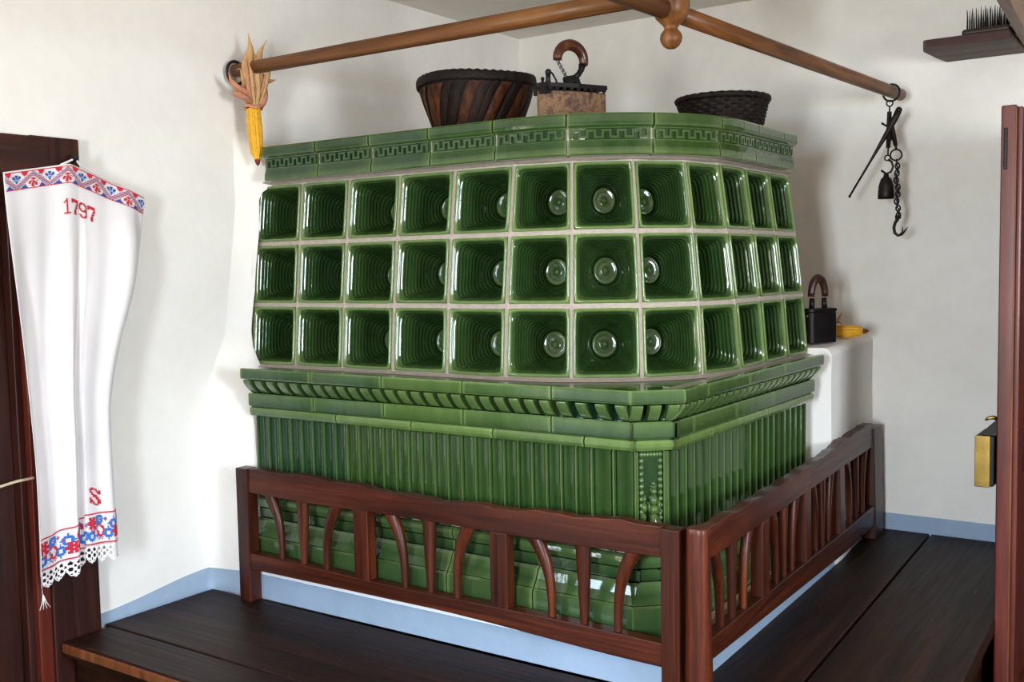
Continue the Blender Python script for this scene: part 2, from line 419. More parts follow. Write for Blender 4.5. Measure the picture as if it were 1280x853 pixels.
struct(mb.build('wall_pier', 'plaster', bevel=0.02, segs=3, ang=60))
struct(MB().hexa([(1.585, -0.717, 0), (1.595, -0.717, 0), (1.572, -0.28, 0), (1.565, -0.28, 0), (1.585, -0.717, 0.074), (1.595, -0.717, 0.074), (1.572, -0.28, 0.07), (1.565, -0.28, 0.07)]).build('baseboard_pier', 'blue'))

# ------------------------------------------------------------------ door in the left wall (closed) with its casing
d1 = structE('door_1', (0, -2.9, ZF))
MB().box(-0.14, 0.0, DY1 - 0.022, DY1, ZF, DZ1).build('door_jamb', 'frame_z', d1, 0.003)
MB().box(-0.02, 0.03, -2.455, -2.312, ZF, 1.369).build('casing_board', 'frame_z', d1, 0.004)
MB().box(-0.02, 0.022, DY1 - 0.003, -2.455, ZF, 1.20).build('casing_stop', 'door_z', d1, 0.003)
MB().box(-0.02, 0.031, -3.6, -2.40, 1.185, 1.367).build('casing_head', 'frame_y', d1, 0.004)
MB().box(-0.02, 0.03, -3.60, -3.42, ZF, 1.185).build('casing_board', 'frame_z', d1, 0.004)
leaf = MB().box(-0.09, -0.05, DY0, DY1 - 0.022, ZF, DZ1).build('door_leaf', 'frame_z', d1)
for y0, y1 in ((DY0, -3.3), (-2.61, DY1 - 0.022)):
    MB().box(-0.05, -0.03, y0, y1, ZF, DZ1).build('door_stile', 'frame_z', leaf, 0.003)
for z0, z1 in ((ZF, -0.25), (0.35, 0.47), (1.08, DZ1)):
    MB().box(-0.05, -0.032, -3.3, -2.61, z0, z1).build('door_rail', 'frame_y', leaf, 0.003)
co = MB().tube([(-0.028, -2.64, 0.435), (-0.012, -2.57, 0.447), (-0.005, -2.52, 0.455), (0.024, -2.487, 0.462)], 0.004, 8).build('latch_cord', 'cord', d1)
co['label'] = 'pale cord tied across the door latch'

# ------------------------------------------------------------------ open door leaf at the right
d2 = structE('door_2', (2.14, -0.1, ZF))
DX0, DX1, DYF = 2.122, 2.160, -0.95
MB().box(DX0, DX1, DYF, DYF + 0.105, ZF, 1.405).build('door_stile', 'door_z', d2, 0.004)
MB().box(DX0, DX1, -0.20, YB - 0.008, ZF, 1.405).build('door_stile', 'door_z', d2, 0.004)
for z0, z1 in ((1.28, 1.405), (0.42, 0.56), (ZF, -0.25)):
    MB().box(DX0 + 0.002, DX1 - 0.002, DYF + 0.105, -0.20, z0, z1).build('door_rail', 'door_y', d2, 0.003)
for z0, z1 in ((0.56, 1.28), (-0.25, 0.42)):
    MB().box(DX0 + 0.012, DX1 - 0.012, DYF + 0.105, -0.20, z0, z1).build('door_panel', 'door_z', d2)
# rebated strip on the closing edge, worn on its arris
st = MB().box(DX1, DX1 + 0.014, DYF + 0.012, DYF + 0.10, ZF, 1.40).build('edge_strip', 'door_z', d2, 0.003)
MB().box(DX1 - 0.0025, DX1 + 0.001, DYF - 0.001, DYF + 0.011, ZF, 1.395).build('worn_arris', 'worn', d2)
bl = MB().box(2.130, 2.139, DYF - 0.006, DYF + 0.01, 1.235, 1.345).build('edge_bolt', 'black_iron', d2, 0.002)
lk = MB().box(2.070, 2.118, DYF - 0.012, DYF + 0.13, 0.372, 0.512).build('lock_case', 'black_iron', d2, 0.003)
lk['label'] = 'black iron box of the rim lock'
lf = MB().box(2.070, 2.109, DYF - 0.016, DYF - 0.0125, 0.370, 0.513).build('lock_face', 'brass', lk, 0.003)
lf['label'] = 'polished brass end plate of the rim lock'
MB().hexa([(2.078, -0.95, 0.513), (2.122, -0.95, 0.513), (2.122, -0.86, 0.513), (2.078, -0.86, 0.513), (2.112, -0.94, 0.548), (2.122, -0.94, 0.548), (2.122, -0.87, 0.548), (2.112, -0.87, 0.548)]).build('lock_shoulder', 'black_iron', lk)
MB().tube([(2.122, -0.93, 0.556), (2.112, -0.935, 0.561), (2.10, -0.937, 0.559), (2.092, -0.94, 0.553)], [0.006, 0.006, 0.005, 0.003], 8).build('latch_lever', 'brass', lk)
MB().box(DX1, DX1 + 0.016, -0.845, -0.80, 0.40, 0.55).build('keyhole_plate', 'black_iron', d2, 0.002)
# door casing in the back wall, seen only from the side
t1 = structE('trim_1', (BX0, YB, ZF))
MB().box(BX0 - 0.03, BX0 + 0.03, YB - 0.012, YB + 0.15, ZF, BZ1).build('casing_board', 'door_z', t1)
MB().box(BX1 - 0.03, BX1 + 0.09, YB - 0.03, YB + 0.15, ZF, BZ1).build('casing_board', 'door_z', t1)
MB().box(BX0 - 0.03, BX1 + 0.09, YB - 0.012, YB + 0.15, BZ1, BZ1 + 0.1).build('casing_head', 'door_x', t1)
MB().box(BX0, BX1, YB + 0.15, YB + 0.17, ZF, BZ1).build('dark_passage', 'shadow_gap', t1)  # flat sheet closing the opening, the shade beyond painted as its dark colour

# ================================================================== BENCH
bench = thing('corner_bench', 'dark brown built-in corner bench of wide worn planks around the tiled stove', 'bench', (1.0, -2.2, ZF))
def plank(name, x0, x1, y0, y1, z0, z1, mat, parent, nose=None):
    return MB().box(x0, x1, y0, y1, z0, z1).build(name, mat, parent, 0.006, segs=3)
plank('seat_plank', 0.035, 2.12, -2.435, -2.289, -0.042, 0, 'dark_x', bench)
plank('seat_plank', 0.005, 2.12, -2.286, -1.90, -0.04, 0, 'dark_x', bench)
# right arm: three planks running to the back wall, seam slightly skewed
def qplank(pts, mat):
    MB().hexa([(x, y, -0.04) for x, y in pts] + [(x, y, 0.0) for x, y in pts]).build('seat_plank', mat, bench, 0.005, segs=3)
qplank([(1.50, -1.897), (1.832, -1.897), (1.762, YB - 0.005), (1.50, YB - 0.005)], 'dark_y')
qplank([(1.838, -1.897), (2.16, -1.897), (2.095, YB - 0.005), (1.768, YB - 0.005)], 'dark_y')
o = MB().box(0.045, 2.10, -2.405, -2.375, ZF, -0.042).build('front_panel', 'dark_x', bench, 0.003)
o = MB().box(0.036, 2.11, -2.4415, -2.4325, -0.030, -0.004).build('worn_nosing', 'worn', bench, 0.004)
o['label'] = 'rubbed golden front edge of the seat'
MB().hexa([(2.09, -2.37, ZF), (2.12, -2.37, ZF), (2.07, YB - 0.005, ZF), (2.04, YB - 0.005, ZF), (2.09, -2.37, -0.041), (2.12, -2.37, -0.041), (2.07, YB - 0.005, -0.041), (2.04, YB - 0.005, -0.041)]).build('side_panel', 'dark_y', bench)

# ================================================================== TILED STOVE
stove = thing('tiled_stove', 'large green glazed tiled stove with square bowl tiles standing in the whitewashed corner', 'stove', (0.8, -1.0, 0))
def tint(a, b=0.0): return (a, b, 0, 1)
# masonry plinth, white with a pale blue band
pl = MB().hexa([(0.172, -1.884, 0), (1.618, -1.884, 0), (1.59, -0.722, 0), (0.172, -0.722, 0), (0.172, -1.884, 0.105), (1.618, -1.884, 0.105), (1.59, -0.722, 0.105), (0.172, -0.722, 0.105)]).build('plinth', 'white_edge', stove, 0.006)
pl['label'] = 'whitewashed masonry footing with a pale blue band'
mb = MB(); e = 0.004
P = [(0.173, -1.884 - e), (1.618 + e, -1.884 - e), (1.59 + e, -0.722)]
for (xa, ya), (xb, yb) in zip(P, P[1:]):
    mb.add([(xa, ya, 0), (xb, yb, 0), (xb, yb, 0.074), (xa, ya, 0.074)], [(0, 1, 2, 3)])
mb.add([(P[0][0], P[0][1], 0.074), (P[1][0], P[1][1], 0.074), (P[1][0] - e, P[1][1] + e, 0.074), (P[0][0], P[0][1] + e, 0.074)], [(0, 1, 2, 3)])
mb.build('painted_band', 'blue', pl, recalc=False)
MB().hexa([(1.588, -1.80, 0.1052), (1.613, -1.80, 0.1052), (1.586, -0.722, 0.1052), (1.586, -0.73, 0.1052), (1.588, -1.80, 0.127), (1.613, -1.80, 0.127), (1.586, -0.722, 0.127), (1.586, -0.73, 0.127)]).build('footing_board', 'plank_edge', stove, 0.003)

BX = 0.168
# --- lower prism: path in plan with a cut corner, profiles (d = inward offset from the fascia line, z)
BASE = [Vector((BX, -1.90)), Vector((1.502, -1.90)), Vector((1.600, -1.813)), Vector((1.600, -0.80))]
SEG = []
for a, b in zip(BASE, BASE[1:]):
    t = (b - a).normalized(); SEG.append((a, t, (b - a).length, Vector((-t.y, t.x))))   # inward normal is left of travel
def base_pos(seg, s, d, miter=True):
    a, t, L, n = SEG[seg]
    if miter and seg > 0 and s < 1e-6:
        n0 = SEG[seg - 1][3]; h = (n0 + n); return a + h * (d / (1 + n0.dot(n)))
    if miter and seg < 2 and s > L - 1e-6:
        n0 = SEG[seg + 1][3]; h = (n0 + n); return a + t * L + h * (d / (1 + n0.dot(n)))
    return a + t * s + n * d
G = 0.0022
def band_tile(name, seg, s0, s1, prof, thin, color, mat='glaze', bevel=0.0, sub=1):
    """a moulded tile: profile (d, z) swept along one straight of the base between s0 and s1 (grout gap left at both ends)"""
    L = SEG[seg][2]; mb = MB()
    e0 = s0 if (s0 < 1e-6 and seg > 0) else s0 + G
    e1 = s1 if (s1 > L - 1e-6 and seg < 2) else s1 - G
    rows, th = [], []
    stations = [(e0, 0.55)] + [(lerp(e0, e1, q), 0.0) for q in ([0.04] + [i / sub for i in range(1, sub)] + [0.96])] + [(e1, 0.55)]
    for s, ex in stations:
        rows.append([(*base_pos(seg, s, d), z) for d, z in prof]); th += [min(1, tv + ex) for tv in thin]
    mb.grid(rows, th, smooth=False)
    for r, fl in ((rows[0], True), (rows[-1], False)):
        back = max(d for d, z in prof) + 0.02
        s = e0 if fl else e1
        o_ = [(*base_pos(seg, s, back), prof[0][1]), (*base_pos(seg, s, back), prof[-1][1])]
        mb.add(list(r) + [o_[1], o_[0]], [tuple(range(len(r) + 2))], [0.6] * (len(r) + 2))
    return mb.build(name, mat, stove, bevel, color)
def splits(seg, js): return list(zip([0.0] + js, js + [SEG[seg][2]]))
def rcol(p_light=0.25, p_blue=0.25):
    r = random.random()
    if r < p_light: return tint(rnd(0.35, 0.9), 0)
    if r < p_light + p_blue: return tint(rnd(0, 0.15), rnd(0.5, 1))
    return tint(rnd(0.05, 0.3), rnd(0, 0.25))
fr = [(x - BX) for x in (0.466, 0.737, 1.013, 1.285)]
ri = [(y + 1.813) for y in (-1.686, -1.414, -1.147)]
rib_tile_green = tint(0.22, 0.1)
corn_cols = {(0, 0): tint(0.10, 1.0), (0, 1): tint(0.2, 0.8), (0, 2): tint(0.62, 0), (0, 3): tint(0.42, 0.35), (0, 4): tint(0.0, 0.75),
             (1, 0): tint(0.4, 0.7), (2, 0): tint(0.12, 0.1), (2, 1): tint(0.25, 0.0), (2, 2): tint(0.3, 0.25), (2, 3): tint(0.2, 0.8)}
fascia = [(0.10, 0.6945), (0.016, 0.7070), (0.003, 0.7075), (0.0, 0.702), (0.0, 0.680), (0.003, 0.675), (0.012, 0.673), (0.05, 0.673)]
fa_th = [0.1, 0.55, 0.7, 0.35, 0.15, 0.5, 0.4, 0.1]
cove = [(0.05, 0.673)] + [(0.018 + 0.036 * math.sin(a), 0.671 - 0.042 * (1 - math.cos(a))) for a in [PI / 2 * i / 5 for i in range(6)]] + [(0.06, 0.628)]
lowf = [(0.06, 0.629), (0.032, 0.629), (0.029, 0.625), (0.029, 0.592), (0.033, 0.588), (0.06, 0.588)]
lf_th = [0.2, 0.55, 0.5, 0.1, 0.45, 0.2]
def corbel_poly():
    pts = [(0.07, 0.672), (0.006, 0.672)]
    for i in range(7):
        t = i / 6; pts.append((0.004 + 0.030 * t ** 1.9 + 0.003 * math.sin(PI * t), 0.669 - 0.036 * t))
    pts += [(0.040, 0.6295), (0.07, 0.6295)]
    return pts
CP = corbel_poly()
for seg, js in ((0, fr), (1, []), (2, ri)):
    for q, (s0, s1) in enumerate(splits(seg, js)):
        c = corn_cols[(seg, q)]
        ct_ = band_tile('cornice_tile', seg, s0, s1, fascia, fa_th, c)
        t_ = band_tile('cornice_cove', seg, s0, s1, cove, [0.0] * len(cove), tint(c[0] * 0.5, c[1]))
        t_.parent = ct_
        L = s1 - s0; n = max(1, round(L / 0.0485)); p = L / n
        wd = 0.0275
        for k in range(n):
            sc = s0 + (k + 0.42) * p
            fn = lambda d, z, s: (*base_pos(seg, s, d, False), z)
            nn = len(CP)
            vs = [fn(d, z, sc - wd / 2) for d, z in CP] + [fn(d, z, sc + wd / 2) for d, z in CP]
            fs = [tuple(range(nn))[::-1], tuple(range(nn, 2 * nn))] + [(i, (i + 1) % nn, nn + (i + 1) % nn, nn + i) for i in range(nn)]
            MB().add(vs, fs, [0.5 if 1 <= i % nn <= 8 else 0.1 for i in range(2 * nn)]).build('corbel', 'glaze', ct_, 0.002, tint(min(1, c[0] + 0.15), c[1] * 0.6), segs=1)
        band_tile('frieze_tile', seg, s0 - (0.02 if s0 > 0 else 0), s1 - (0.02 if s1 < SEG[seg][2] - 1e-6 else 0), lowf, lf_th, c)
# half-round strip
strip = [(0.06, 0.5868), (0.044, 0.5868), (0.036, 0.584), (0.0325, 0.577), (0.033, 0.568), (0.037, 0.560), (0.046, 0.557), (0.06, 0.557)]
sjs = {0: [x - BX for x in (0.53, 0.811, 1.084, 1.356)], 1: [], 2: [y + 1.813 for y in (-1.59, -1.193)]}
scol = {(0, 0): tint(0.2, 0.8), (0, 1): tint(1.0, 0.15), (0, 2): tint(1.0, 0), (0, 3): tint(0.1, 0.2), (0, 4): tint(0.95, 0), (1, 0): tint(1.0, 0), (2, 0): tint(0.95, 0), (2, 1): tint(0.9, 0), (2, 2): tint(0.7, 0.2)}
for seg in (0, 1, 2):
    for q, (s0, s1) in enumerate(splits(seg, sjs[seg])):
        band_tile('moulding_strip', seg, s0, s1, strip, [0.1, 0.5, 0.7, 0.65, 0.5, 0.4, 0.2, 0.1], scol[(seg, q)])
# reeded base tiles: flat flutes between narrow raised fillets
def rib_tile(seg, s0, s1, n, color, z0=0.305, z1=0.556, d0=0.056):
    L = SEG[seg][2]; mb = MB(); p = (s1 - s0) / n
    st = []
    for k in range(n):
        a = s0 + k * p
        st += [(a + p * 0.03, 0.0005, 0.5), (a + p * 0.085, 0.0005, 0.5), (a + p * 0.115, 0.0105, 0.0), (a + p * 0.17, 0.0085, 0.08), (a + p * 0.32, 0.0100, 0.12), (a + p * 0.55, 0.0085, 0.06), (a + p * 0.86, 0.0035, 0.2), (a + p * 0.93, 0.004, 0.15), (a + p * 0.965, 0.0125, 0.0)]
    st.append((s1 - p * 0.03, 0.002, 0.6))
    rows, th = [], []
    for z, ex in ((z0, 0.1), (z0 + 0.004, 0.0), (lerp(z0, z1, 0.5), 0.0), (z1 - 0.006, 0.0), (z1, 0.35)):
        rows.append([(*base_pos(seg, max(0, min(L, s)), d0 + d + (0.003 if z in (z0, z1) else 0), False), z) for s, d, t in st])
        th += [min(1, t + ex) for s, d, t in st]
    mb.grid(rows, th, smooth=False)
    return mb.build('reeded_tile', 'glaze', stove, 0, color, recalc=False)
def offL(seg, s, d=0.056):   # start / end of a straight at inward offset d (in s)
    return s
xb = [BX + 0.001, 0.269, 0.546, 0.822, 1.098, 1.358, 1.480]
for a, b, n in zip(xb, xb[1:], (2, 6, 6, 6, 6, 2)):
    rib_tile(0, a - BX, b - BX, n, tint(rnd(0.14, 0.3), 0.85 if a < 0.4 else rnd(0.0, 0.2)))
yb_ = [-1.788, -1.592, -1.315, -1.038, -0.80]
for i, (a, b, n) in enumerate(zip(yb_, yb_[1:], (4, 6, 6, 5))):
    rib_tile(2, a + 1.813, b + 1.813, n, tint(rnd(0.06, 0.2), rnd(0.0, 0.25)))
# chamfer: two plain cheeks and the beaded relief panel
ca, cb = base_pos(0, SEG[0][2], 0.058), base_pos(2, 0.0, 0.058)
ct = (cb - ca).normalized(); cn = Vector((ct.y, -ct.x)); CL = (cb - ca).length
def ch(s, o, z): q = ca + ct * s + cn * o; return (q.x, q.y, z)
p0, p1 = CL * 0.12, CL * 0.84
for a, b in ((0.0, p0 - 0.001), (p1 + 0.001, CL)):
    mb = MB(); rows, th = [], []
    for s, o_, t in ((a, 0, 0.8), (a + 0.003, 0.001, 0.2), (b - 0.003, 0.001, 0.2), (b, 0, 0.8)):
        rows.append([ch(s, o_, z) for z in (0.305, 0.43, 0.556)]); th += [t] * 3
    mb.grid(rows, th, False); mb.build('corner_cheek', 'glaze', stove, 0, tint(0.32, 0.05), recalc=False)
pan = MB()
rows = [[ch(s, o_, z) for z in (0.305, 0.43, 0.556)] for s, o_ in ((p0, 0.001), (p0 + 0.002, -0.005), (p1 - 0.002, -0.005), (p1, 0.001))]
pan.grid(rows, [0.0] * 12, False)
po = pan.build('relief_panel', 'glaze', stove, 0, tint(0.12, 0.1), recalc=False)
po['label'] = 'corner tile with a beaded border and two small raised figures'
mb = MB()
n = 16
for k in range(n):
    z = lerp(0.316, 0.547, k / (n - 1))
    for s in (p0 + 0.007, p1 - 0.007): mb.ball(ch(s, -0.002, z), 0.0062, 10, 8)
for k in range(1, 6): mb.ball(ch(lerp(p0 + 0.007, p1 - 0.007, k / 6), -0.002, 0.547), 0.0062, 10, 8)
mb.th = [0.5] * len(mb.v); mb.build('bead_border', 'glaze', po, 0, tint(0.3, 0.1))
mb = MB(); pm = (p0 + p1) / 2
def blob(s, z, rs, rz, ro, o_=-0.003):
    rows = []
    for j in range(9):
        a = PI * j / 8; rows.append([ch(s + rs * math.sin(a) * math.cos(2 * PI * i / 12), o_ + 1.5 * ro * math.sin(a) * math.sin(2 * PI * i / 12), z - rz * math.cos(a)) for i in range(12)])
    mb.grid(rows, [0.3] * 108, True, True)
# taller robed figure with crowned head, smaller one beside it
blob(pm + 0.006, 0.458, 0.0085, 0.0095, 0.010); blob(pm + 0.006, 0.470, 0.0100, 0.004, 0.009); blob(pm + 0.006, 0.477, 0.0060, 0.005, 0.006)
blob(pm + 0.006, 0.436, 0.0105, 0.014, 0.011); blob(pm + 0.006, 0.414, 0.0135, 0.014, 0.012); blob(pm + 0.006, 0.366, 0.0165, 0.044, 0.012)
for ds in (-0.010, 0.0, 0.010): blob(pm + 0.006 + ds, 0.362, 0.0028, 0.042, 0.015)
blob(pm + 0.018, 0.424, 0.005, 0.014, 0.009); blob(pm + 0.020, 0.406, 0.006, 0.006, 0.012); blob(pm - 0.006, 0.420, 0.005, 0.013, 0.010)
blob(pm - 0.017, 0.441, 0.0062, 0.0075, 0.009); blob(pm - 0.017, 0.419, 0.0085, 0.013, 0.010); blob(pm - 0.020, 0.395, 0.0085, 0.012, 0.011)
blob(pm - 0.016, 0.352, 0.010, 0.036, 0.010); blob(pm - 0.024, 0.376, 0.005, 0.010, 0.010)
mb.build('raised_figures', 'glaze', po, 0, tint(0.35, 0.1))
# foot mouldings behind the balustrade
foot = [('foot_moulding', [(0.075, 0.303), (0.056, 0.303), (0.048, 0.298), (0.046, 0.288), (0.05, 0.274), (0.062, 0.268), (0.08, 0.268)], [0.1, .3, .5, .4, .3, .2, .1], 0.85),
        ('foot_fillet', [(0.085, 0.267), (0.060, 0.267), (0.060, 0.241), (0.08, 0.240)], [0.1, 0.3, 0.1, 0.3], 0.1),
        ('foot_slope', [(0.08, 0.239), (0.052, 0.239), (0.044, 0.232), (0.036, 0.212), (0.022, 0.192), (0.05, 0.1905)], [0.1, 0.4, 0.4, 0.2, 0.3, 0.2], 0.45),
        ('foot_block', [(0.05, 0.190), (0.022, 0.190), (0.016, 0.184), (0.016, 0.112), (0.05, 0.110)], [0.1, 0.5, 0.3, 0.15, 0.2], 0.2)]
for nm, prof, thn, lt in foot:
    for seg, js in ((0, [x - BX for x in (0.39, 0.66, 0.935, 1.21)]), (1, []), (2, [y + 1.813 for y in (-1.62, -1.35, -1.08)])):
        for s0, s1 in splits(seg, js):
            band_tile(nm, seg, s0, s1, prof, thn, tint(min(1, 0.35 * lt * rnd(0.6, 1.2)), rnd(0.2, 0.7)))  # tints lowered and bluer: the railing's shade is put into the tile colour
# mortar core behind the base tiles
def offset_poly(d, x_in=0.172, y_in=-0.80):
    p = [base_pos(0, 0.0, d, False), base_pos(0, SEG[0][2], d), base_pos(2, 0.0, d), base_pos(2, SEG[2][2] - 0.004, d, False)]
    return [(x_in, p[0].y)] + [(q.x, q.y) for q in p[1:]] + [(x_in, y_in)]
def slab(name, poly, z0, z1, mat, color=None):
    mb = MB(); n = len(poly); mb.prism(poly, lambda u, v, w_: (u, v, w_), z0, z1); return mb.build(name, mat, stove, 0, color)
slab('mortar_core', offset_poly(0.069), 0.106, 0.680, 'grout')
slab('cornice_ledge', offset_poly(0.02), 0.680, 0.6935, 'glaze', tint(0.1, 0.3))

# --- upper body: rounded corner, leaning inwards
LEV = [  # z, yFront, xRight, xs(arc start), ye(arc end)
    (0.6965, -1.716, 1.516, 1.020, -1.262), (0.892, -1.694, 1.506, 1.014, -1.280),
    (1.088, -1.680, 1.488, 1.020, -1.292), (1.278, -1.668, 1.462, 1.030, -1.295)]
WF, WR = 0.2015, 0.186
def body_pt(k, i):
    z, yf, xr, xs, ye = LEV[k]
    if i <= 5: x = xs - (5 - i) * WF; return Vector((x, yf, z))
    if i <= 8:
        a = PI / 2 * (i - 5) / 4; return Vector((xs + (xr - xs) * math.sin(a), ye - (ye - yf) * math.cos(a), z))
    return Vector((xr, ye + (i - 9) * WR, z))
grout = MB()
def pot_tile(i, k):
    A, B, Cc, D = body_pt(k, i), body_pt(k, i + 1), body_pt(k + 1, i + 1), body_pt(k + 1, i)
    nrm = (B - A).cross(D - A).normalized()
    if nrm.dot(Vector((0.4, -1, 0))) < 0: nrm = -nrm
    def Pp(u, v, d): return A * (1 - u) * (1 - v) + B * u * (1 - v) + Cc * u * v + D * (1 - u) * v - nrm * d
    mb = MB(); rows, th = [], []
    SEGN = 48
    jx, jy = rnd(-0.006, 0.006), rnd(-0.006, 0.006)
    def ring(h, ex, d, t):      # half-size h, superellipse exponent ex
        row = []
        for q in range(SEGN):
            a = 2 * PI * q / SEGN; c, s = math.cos(a), math.sin(a)
            r = (abs(c) ** ex + abs(s) ** ex) ** (-1 / ex)
            row.append(Pp(0.5 + jx + h * r * c, 0.5 + jy + h * r * s, d))
        rows.append(row); th.extend([t] * SEGN)
    ring(0.466, 40, 0.010, 0.8); ring(0.466, 40, 0.001, 1.0); ring(0.462, 36, -0.0022, 1.0); ring(0.446, 34, -0.0028, 0.85); ring(0.430, 30, -0.0014, 0.95); ring(0.425, 26, 0.003, 0.8)
    NR = 12; DEP = 0.128
    for j in range(NR):
        for f_, bump, t in ((0.0, 0.0, 0.0), (0.5, 0.024, 0.10), (0.85, 0.020, 0.42)):
            q = (j + f_) / NR
            h = lerp(0.418, 0.205, q ** 1.05) ; ex = lerp(16, 2.0, min(1, q * 1.2) ** 0.42)
            ring(h - bump * (1.1 - 0.4 * q), ex, 0.005 + DEP * q, 0.04 + t * (1 - 0.3 * q) + 0.10 * max(0, 1 - 6 * q))
    # bottom disc with concentric rings and a centre knob
    for h, d, t in ((0.200, DEP + 0.006, 0.0), (0.185, DEP - 0.004, 0.35), (0.160, DEP - 0.006, 0.3), (0.125, DEP + 0.004, 0.1), (0.10, DEP - 0.002, 0.3), (0.07, DEP + 0.004, 0.1), (0.045, DEP - 0.004, 0.3), (0.01, DEP - 0.008, 0.4)):
        ring(h, 2.0, d, t)
    mb.grid(rows, th, True, True)
    o_ = len(mb.v) - SEGN; mb.f.append([o_ + q for q in range(SEGN)]); mb.mi.append(0); mb.s.append(True)
    ob = mb.build('bowl_tile', 'glaze', stove, 0, tint(rnd(0.0, 0.16), rnd(0.0, 0.18)), recalc=False)
    me = ob.data
    if me.polygons[0].normal.dot(nrm) is not None:
        bm = bmesh.new(); bm.from_mesh(me); bmesh.ops.recalc_face_normals(bm, faces=bm.faces)
        bm.faces.ensure_lookup_table()
        last = bm.faces[len(bm.faces) - 1]
        if last.normal.dot(nrm) < 0: bmesh.ops.reverse_faces(bm, faces=bm.faces)
        bm.to_mesh(me); bm.free()
    # grout frame between the tile and its cell boundary
    gr = []
    for h, d in ((0.5, 0.0020), (0.464, 0.0045), (0.460, 0.03)):
        gr.append([Pp(0.5 + h * c, 0.5 + h * s, d) for c, s in ((-1, -1), (0, -1), (1, -1), (1, 0), (1, 1), (0, 1), (-1, 1), (-1, 0))])
    grout.grid(gr, None, False, True)
for k in range(3):
    for i in range(12): pot_tile(i, k)
g = grout.build('grout_joints', 'grout', stove, 0, recalc=False); g['kind'] = 'stuff'
# plain mortar shell deep behind the bowls so that nothing shines through
def body_poly(k, d):
    z, yf, xr, xs, ye = LEV[k]
    pts = [(0.02, yf + d), (xs, yf + d)]
    for q in range(1, 9):
        a = PI / 2 * q / 8; pts.append((xs + (xr - d - xs) * math.sin(a), ye - (ye - yf - d) * math.cos(a)))
    pts += [(xr - d, ye + 3 * WR), (0.02, ye + 3 * WR)]
    return pts
slab('inner_core', body_poly(3, 0.17), 0.70, 1.27, 'grout')
# back end of the upper body, plain mortar
mb = MB(); pe = [Vector((LEV[k][2] - 0.001, LEV[k][4] + 3 * WR, LEV[k][0])) for k in range(4)]
mb.add([*pe, (0.05, pe[3].y, 1.278), (0.05, pe[3].y, 0.70)], [(0, 1, 2, 3, 4, 5)]); mb.build('end_mortar', 'grout', stove)
# mortar fillets under and over the bowl tiles
def strip_along(name, k, prof, mat):
    mb = MB(); rows = []
    pts = [body_pt(k, i) for i in range(13)]
    dense = []
    z, yf, xr, xs, ye = LEV[k]
    dense.append((Vector((0.03, yf)), Vector((0, -1))))
    for q in range(13):
        a = PI / 2 * q / 12; dense.append((Vector((xs + (xr - xs) * math.sin(a), ye - (ye - yf) * math.cos(a))), Vector((math.sin(a), -math.cos(a)))))
    dense.append((Vector((xr, ye + 3 * WR)), Vector((1, 0))))
    for p, n_ in dense: rows.append([(*(p + n_ * o_), zz) for o_, zz in prof])
    mb.grid(rows, None, False); return mb.build(name, mat, stove, recalc=True)
strip_along('mortar_fillet', 0, [(0.024, 0.6942), (0.006, 0.6985), (-0.012, 0.703)], 'grout')
strip_along('mortar_fillet', 3, [(-0.012, 1.274), (0.003, 1.2775), (0.016, 1.283), (0.0, 1.30)], 'grout')

# --- crown: dentilled tiles along the same rounded line
CY, CX, CXS, CYE = -1.716, 1.508, 1.046, -1.27
cpath = []
def cp_build():
    pts = [(Vector((x, CY)), Vector((0, -1))) for x in [0.05 + 0.02 * i for i in range(int((CXS - 0.05) / 0.02) + 1)]]
    for q in range(0, 41):
        a = PI / 2 * q / 40
        pts.append((Vector((CXS + (CX - CXS) * math.sin(a), CYE - (CYE - CY) * math.cos(a))), Vector((math.sin(a), -math.cos(a)))))
    for i in range(1, 25): pts.append((Vector((CX, CYE + 0.018 * i)), Vector((1, 0))))
    s = 0; out = []
    for i, (p, n_) in enumerate(pts):
        if i: s += (p - pts[i - 1][0]).length
        out.append((s, p, n_))
    return out
CPATH = cp_build()
def crown_at(s, d, z):
    for (sa, pa, na), (sb, pb, nb) in zip(CPATH, CPATH[1:]):
        if s <= sb:
            t = (s - sa) / max(1e-9, sb - sa); p = pa.lerp(pb, t); n_ = na.lerp(nb, t).normalized(); q = p + n_ * d; return Vector((q.x, q.y, z))
    q = CPATH[-1][1] + CPATH[-1][2] * d; return Vector((q.x, q.y, z))
def s_of_x(x): return x - 0.05
SARC0 = next(s for s, p, n_ in CPATH if p.x >= CXS - 1e-6)
SARC1 = next(s for s, p, n_ in CPATH if p.y >= CYE - 1e-6)
cj = [0.068, s_of_x(0.352), s_of_x(0.568), s_of_x(0.788), s_of_x(1.010), s_of_x(1.010) + 0.207, s_of_x(1.010) + 0.425, s_of_x(1.010) + 0.636]
s9 = SARC1 + (-1.164 - CYE)
cj += [(cj[-1] + s9) / 2, s9, s9 + 0.205, SARC1 + (-0.845 - CYE)]
CPR = [(-0.02, 1.2825), (0.010, 1.2825), (0.014, 1.2865), (0.013, 1.303), (0.008, 1.318), (0.010, 1.3215), (0.004, 1.3225), (0.004, 1.3505), (0.010, 1.351), (0.012, 1.354), (0.020, 1.358), (0.022, 1.366), (0.021, 1.384), (0.017, 1.389), (-0.05, 1.389)]
CTH = [0.1, 0.35, 0.4, 0.1, 0.12, 0.5, 0.0, 0.0, 0.5, 0.2, 0.3, 0.08, 0.15, 0.55, 0.1]
ccol = [tint(0.05, 0.5), tint(0.08, 0.3), tint(0.05, 0.5), tint(0.16, 0.2), tint(0.10, 0.4), tint(0.16, 0.2), tint(0.26, 0.0), tint(0.28, 0.1), tint(0.28, 0.25), tint(0.18, 0.5), tint(0.14, 0.6)]
